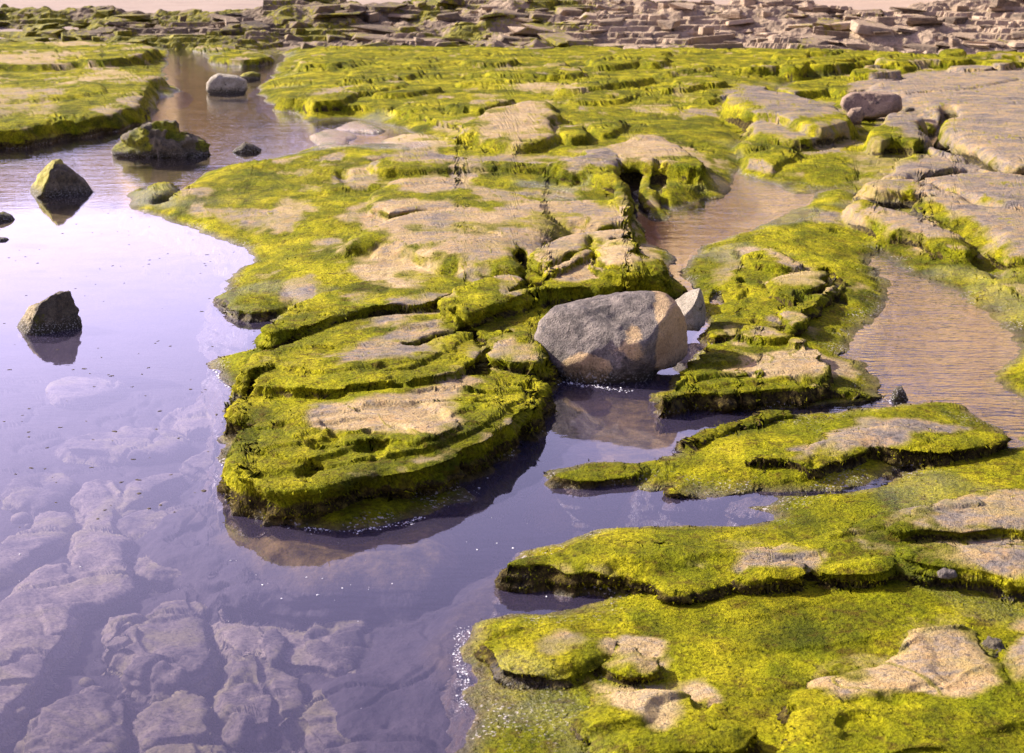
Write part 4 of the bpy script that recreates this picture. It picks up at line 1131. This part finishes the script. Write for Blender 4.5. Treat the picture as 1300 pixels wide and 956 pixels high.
boulder('boulder', [(149,192),(157,182),(165,172),(176,165),(200,163),(216,165),(222,173),(230,169),(245,174),(256,181),(260,200),(240,206),(170,206),(152,199)], 200,
        'long ragged rock with brown weed hanging over the channel water', 'boulder', MR_DARK, depth=.42, seed=21, p=2.6, sink=.15, rough=.26, fine=.06,
        moss_fn=lambda x, y, z: .9 * sstep(.05, .40, noise3(x * 4, y * 4, z * 4, 9) + .5 * z + .3 * np.abs(x)))
boulder('boulder', [(295,193),(302,187),(311,182),(322,185),(331,191),(325,197),(305,198)], 194,
        'little grey stone poking from the channel right of the long ragged rock', 'boulder', MR_DARK, depth=.6, seed=25, sub=4, rough=.12, fine=.03, sink=.1)
boulder('boulder', [(264,105),(270,98),(278,94),(290,95),(302,97),(312,102),(313,112),(309,121),(290,123),(268,121),(263,114)], 119,
        'whitish rounded boulder with dark wet base in the far channel', 'boulder', MR_PALE, depth=.6, seed=28, p=3.2, sink=.15,
        planes=[(.1, -.95, -.1, .45)], rough=.05)
boulder('boulder', [(302,98),(310,93),(322,91),(331,94),(330,102),(318,105),(305,104)], 102,
        'low mossy rock tucked behind the whitish boulder', 'boulder', MR_DARK, depth=.6, seed=31, sub=4, sink=.1, moss_fn=lambda x, y, z: sstep(-.1, .2, z))
boulder('boulder', [(-22,282),(-10,271),(4,269),(14,274),(18,281),(0,285)], 281,
        'low weedy rock cut by the left edge of the picture', 'boulder', MR_DARK, depth=.7, seed=34, sub=4, sink=.1, rough=.1, moss_fn=lambda x, y, z: .6 * sstep(-.1, .2, z))
boulder('boulder', [(-12,306),(-4,301),(8,302),(12,306),(0,309)], 306,
        'tiny flat weedy rock at the left edge below the low weedy rock', 'boulder', MR_DARK, depth=.7, seed=35, sub=3, sink=.1, rough=.1)
boulder('boulder', [(1068,133),(1072,124),(1083,118),(1110,117),(1130,118),(1141,122),(1144,138),(1130,146),(1100,150),(1078,146)], 146,
        'rounded pinkish brown boulder wedged among the bare grey slabs', 'boulder', MR_WARM, z0=.20, depth=.6, seed=37, p=3.0, sink=.1, rough=.05,
        planes=[(-.2, -.9, .25, .42)])
boulder('boulder', [(1074,148),(1080,138),(1093,136),(1098,146),(1092,158),(1078,158)], 156,
        'smaller dark brown stone leaning on the pinkish boulder', 'boulder', MR_WARM, z0=.14, depth=.7, seed=39, sub=4, sink=.08)
boulder('boulder', [(1148,139),(1152,136),(1160,137),(1161,141),(1150,142)], 141, 'tiny dark pebble beside the pinkish brown boulder', 'boulder', MR_DARK, z0=.30, depth=.7, seed=40, sub=3, sink=.03)
boulder('boulder', [(1132,506),(1136,493),(1144,490),(1150,500),(1153,508),(1140,512)], 508,
        'brown weedy stone at the outlet of the rippled pool', 'boulder', MR_DARK, depth=.8, seed=43, sub=4, sink=.06, rough=.12, moss_fn=lambda x, y, z: .6 * (z < 0))
boulder('boulder', [(1190,727),(1198,722),(1212,724),(1216,731),(1205,734),(1192,733)], 733,
        'flat grey pebble by the shadowed ledge of the near shelf', 'boulder', MR_GREY, z0=.12, depth=.7, seed=45, sub=4, sink=.03)
for i, (poly, fv, lab) in enumerate([
    ([(1188,832),(1195,822),(1204,824),(1206,834),(1198,838)], 836, 'dark knob of stone on the tan bare patch at bottom right'),
    ([(1244,824),(1258,812),(1276,816),(1284,832),(1262,838)], 836, 'mossy lump between the two bare patches at bottom right')]):
    boulder('stone', poly, fv, lab, 'stone', MR_DARK, z0=.09, depth=1.0, seed=50 + i * 3, sub=5, sink=.08, rough=.34, fine=.05, p=3.0,
            planes=[(-.5, -.4, .75, .35), (.5, -.5, .7, .32), (.1, -.9, .3, .6)], sharp=.02,
            moss_fn=lambda x, y, z: np.clip(.9 * sstep(-.15, .25, noise3(x * 2.5, y * 2.5, z * 2.5, 5) - .8 * z), 0, .9))

# ------------------------------------------------------------------ stones lying on the bed of the pool
# ---- small stones strewn between the slabs
pm = []
for k_ in range(6):
    D, fc = ICO[2]; rs = np.random.default_rng(90 + k_)
    V = D * np.array([1, rs.uniform(.6, .9), rs.uniform(.35, .6)])
    for _ in range(5):
        n_ = rs.normal(0, 1, 3); n_ /= np.linalg.norm(n_)
        V = V - n_ * np.maximum(V @ n_ - rs.uniform(.5, .8), 0)[:, None]
    V = V * (1 + .15 * fbm(D[:, 0] * 2 + k_, D[:, 1] * 2, D[:, 2] * 2, 2, k_))[:, None]
    me = bpy.data.meshes.new('submerged_stone'); me.from_pydata(V.tolist(), [], fc.tolist())
    for pl in me.polygons: pl.use_smooth = True
    me.materials.append(M_SUNK); pm.append(me)
pu = np.array([(random.uniform(0, 600), random.uniform(600, 955)) for _ in range(150)])
px_, py_ = at(pu[:, 0], pu[:, 1], -.25); hp = terrain(px_, py_)[0]; n_ok = 0
for a, b, h_ in zip(px_, py_, hp):
    if h_ > -.285 or n_ok > 26: continue
    n_ok += 1
    o = bpy.data.objects.new('submerged_stone', random.choice(pm)); sz = random.choice((.02, .025, .03, .04, .06))
    o.scale = (sz, sz, sz); o.rotation_euler = (0, 0, random.uniform(0, 6.28)); o.location = (a, b, h_ + sz * .25)
    tag(link(o), 'small stone strewn in the dark gaps between the drowned slabs', 'stone', 'small stones on the pool bed')

# ------------------------------------------------------------------ far ledges of stacked layers
def layer_block(seed):
    """one flat broken block of bedded stone"""
    bm = bmesh.new(); bmesh.ops.create_cube(bm, size=2.0); rs = np.random.default_rng(seed)
    for v in bm.verts: v.co += Vector((rs.normal(0, .30), rs.normal(0, .30), rs.normal(0, .22)))
    bmesh.ops.bevel(bm, geom=bm.edges[:], offset=.12, segments=1, affect='EDGES')
    me = bpy.data.meshes.new('rock_layer'); bm.to_mesh(me); bm.free()
    return me
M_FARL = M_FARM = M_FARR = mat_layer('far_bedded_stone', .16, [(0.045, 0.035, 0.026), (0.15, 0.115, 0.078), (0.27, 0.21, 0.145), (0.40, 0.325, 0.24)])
def far_ledge(x0, x1, nrow, per, mat, label, seed, yfoot, ztop, crest):
    rs = random.Random(seed)
    xm = (x0 + x1) / 2
    root = thing('rock_ledge', label, 'rock ledge', (xm, yfoot + 3, 0))
    meshes = [layer_block(seed * 10 + i) for i in range(9)]
    for me in meshes: me.materials.append(mat)
    # bedded outcrop: broken beds stepping up to the beach
    nx = int((x1 - x0) * 26); ny = 190
    xs = np.linspace(x0 - .6, x1 + .6, nx); ys = np.linspace(yfoot - .5, yfoot + 9, ny)
    A, B = np.meshgrid(xs, ys, indexing='ij')
    def form(a, b):
        t_ = np.clip((b - yfoot - .5 * fbm(a * .4, b * .4, 2, 3, seed + 2)) / 6.5, -.15, 1)
        g = -.06 + ztop * t_ + .42 * fbm(a * .45, b * .9, 0, 5, seed, .62) * (t_ > -.1) + crest(a) * t_ - np.maximum(b - yfoot - 6.8, 0) * .3
        th_ = .12
        q_ = (g + .07 * fbm(a * .3, b * .4, 5, 3, seed + 4)) / th_ + .12 * a
        q_ = q_ + .9 * noise3(a * .7 + 2 * noise3(a * .8, b * .8, 1, seed), b * 1.1, 3, seed + 7) + .16 * noise3(np.floor(a * 2.1 + 1.4 * noise3(a * 1.3, b * 2, 1, seed)), np.floor(b * 1.7 + a * .4), 3, seed + 8)
        fr_ = q_ - np.floor(q_)
        br = sstep(-.25, .25, fbm(a * .5, b * .7, 9, 3, seed + 11))
        st_ = np.floor(q_) + sstep(.0, .2, fr_) - 1 + .2 * fr_
        return (st_ * br + (q_ - .5) * (1 - br)) * th_ + (.02 + .05 * (1 - br)) * fbm(a * 3.5, b * 2.5, 1, 4, seed + 9, .6)
    Zc = form(A, B)
    V = np.stack([A, B, Zc], 2)
    a, b = np.meshgrid(np.arange(nx - 1), np.arange(ny - 1), indexing='ij')
    f = np.stack([a * ny + b, (a + 1) * ny + b, (a + 1) * ny + b + 1, a * ny + b + 1], -1).reshape(-1, 4)
    mesh_np('bedrock', V.reshape(-1, 3), f, mat, root, (xm, yfoot + 3, 0), smooth=False)
    for k_ in range(per):
        x_ = rs.uniform(x0, x1); y_ = yfoot + rs.uniform(-.2, 6.8)
        w_ = rs.choice((.10, .13, .17, .22, .3, .4)) * rs.uniform(.8, 1.2)
        o = bpy.data.objects.new('rock_layer', rs.choice(meshes))
        th = rs.choice((.03, .035, .045, .06, .09)) * rs.uniform(.9, 1.2)
        o.scale = (w_, w_ * rs.uniform(.5, 1.1), th)
        zz = float(form(np.array([x_]), np.array([y_]))[0])
        o.location = (x_ - xm, y_ - yfoot - 3, zz + th * .45)
        o.rotation_euler = (rs.gauss(.0, .10), rs.gauss(.02, .10), rs.gauss(0, .5))
        link(o, root)
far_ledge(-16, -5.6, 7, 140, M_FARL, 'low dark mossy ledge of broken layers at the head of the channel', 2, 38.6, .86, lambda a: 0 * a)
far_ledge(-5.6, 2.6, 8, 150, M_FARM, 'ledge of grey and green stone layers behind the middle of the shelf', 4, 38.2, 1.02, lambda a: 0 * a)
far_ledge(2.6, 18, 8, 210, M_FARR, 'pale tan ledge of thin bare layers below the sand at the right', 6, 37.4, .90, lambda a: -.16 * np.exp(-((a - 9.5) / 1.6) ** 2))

# ------------------------------------------------------------------ foam and floating scraps
def specks(name, pts, rad, mat, flatn, label, cat):
    D, fc = ICO[2]
    Vs, Fs = [], []
    for i, ((x_, y_), r_) in enumerate(zip(pts, rad)):
        an = random.uniform(0, 3.14); sx, sy = random.uniform(.7, 1.6), random.uniform(.5, 1.0)
        ca, sa = math.cos(an), math.sin(an)
        v = D * np.array([r_ * sx, r_ * sy, r_ * flatn])
        v = v + r_ * .25 * fbm(D[:, 0] * 2 + i, D[:, 1] * 2, D[:, 2] * 2, 2, i)[:, None] * np.array([1, 1, flatn])
        v = np.stack([v[:, 0] * ca - v[:, 1] * sa + x_, v[:, 0] * sa + v[:, 1] * ca + y_, v[:, 2] + r_ * flatn * .4], 1)
        Vs.append(v); Fs.append(fc + i * len(D))
    o = mesh_np(name, np.concatenate(Vs), np.concatenate(Fs), mat)
    o['kind'] = 'stuff'; o['label'] = label; o['category'] = cat
def scatter_line(line, n, spread):
    out = []
    line = np.array(line, float)
    for _ in range(n):
        i = random.randrange(len(line) - 1); t_ = random.random()
        p_ = line[i] * (1 - t_) + line[i + 1] * t_
        out.append((p_[0] + random.gauss(0, spread), p_[1] + random.gauss(0, spread * .6)))
    return out
px_pts = (scatter_line([(283,578),(288,600),(304,630),(322,646),(343,660)], 420, 2.2) + scatter_line([(345,660),(400,672),(470,672),(538,658)], 260, 3.5)
          + scatter_line([(270,468),(285,486),(310,508),(332,520)], 260, 1.8) + scatter_line([(590,800),(582,830),(592,866),(588,900)], 300, 5)
          + scatter_line([(700,484),(760,492),(800,497)], 110, 2) + scatter_line([(700,729),(730,742),(760,752)], 160, 1.6) + scatter_line([(1112,505),(1125,508),(1140,512)], 30, 3)
          + scatter_line([(540,655),(600,625),(640,570)], 20, 4))
px_pts += [(random.uniform(0, 580), random.uniform(560, 950)) for _ in range(18)] + [(random.gauss(420, 60), random.gauss(735, 20)) for _ in range(16)] + [(random.uniform(590, 760), random.uniform(640, 760)) for _ in range(14)]
W_ = [tuple(map(float, at(u, v, 0))) for u, v in px_pts]
hh = terrain(np.array([w[0] for w in W_]), np.array([w[1] for w in W_]))[0]
W_ = [w for w, h_ in zip(W_, hh) if h_ < .0]
specks('foam', W_, [random.choice((.0015, .002, .002, .003, .0045)) * random.uniform(.7, 1.3) * (w[1] / 7.5) for w in W_], M_FOAM, .45, 'white foam bubbles along the shore and drifting over the violet pool', 'foam')
D_ = [tuple(map(float, at(random.uniform(-20, 330), 270 + 400 * random.random() ** 1.3, 0))) for _ in range(170)]
hh = terrain(np.array([w[0] for w in D_]), np.array([w[1] for w in D_]))[0]
D_ = [w for w, h_ in zip(D_, hh) if h_ < -.01]
specks('weed_debris', D_, [random.uniform(.004, .013) for w in D_], M_DEBRIS, .15, 'dark scraps of weed drifting on the violet pool', 'seaweed')
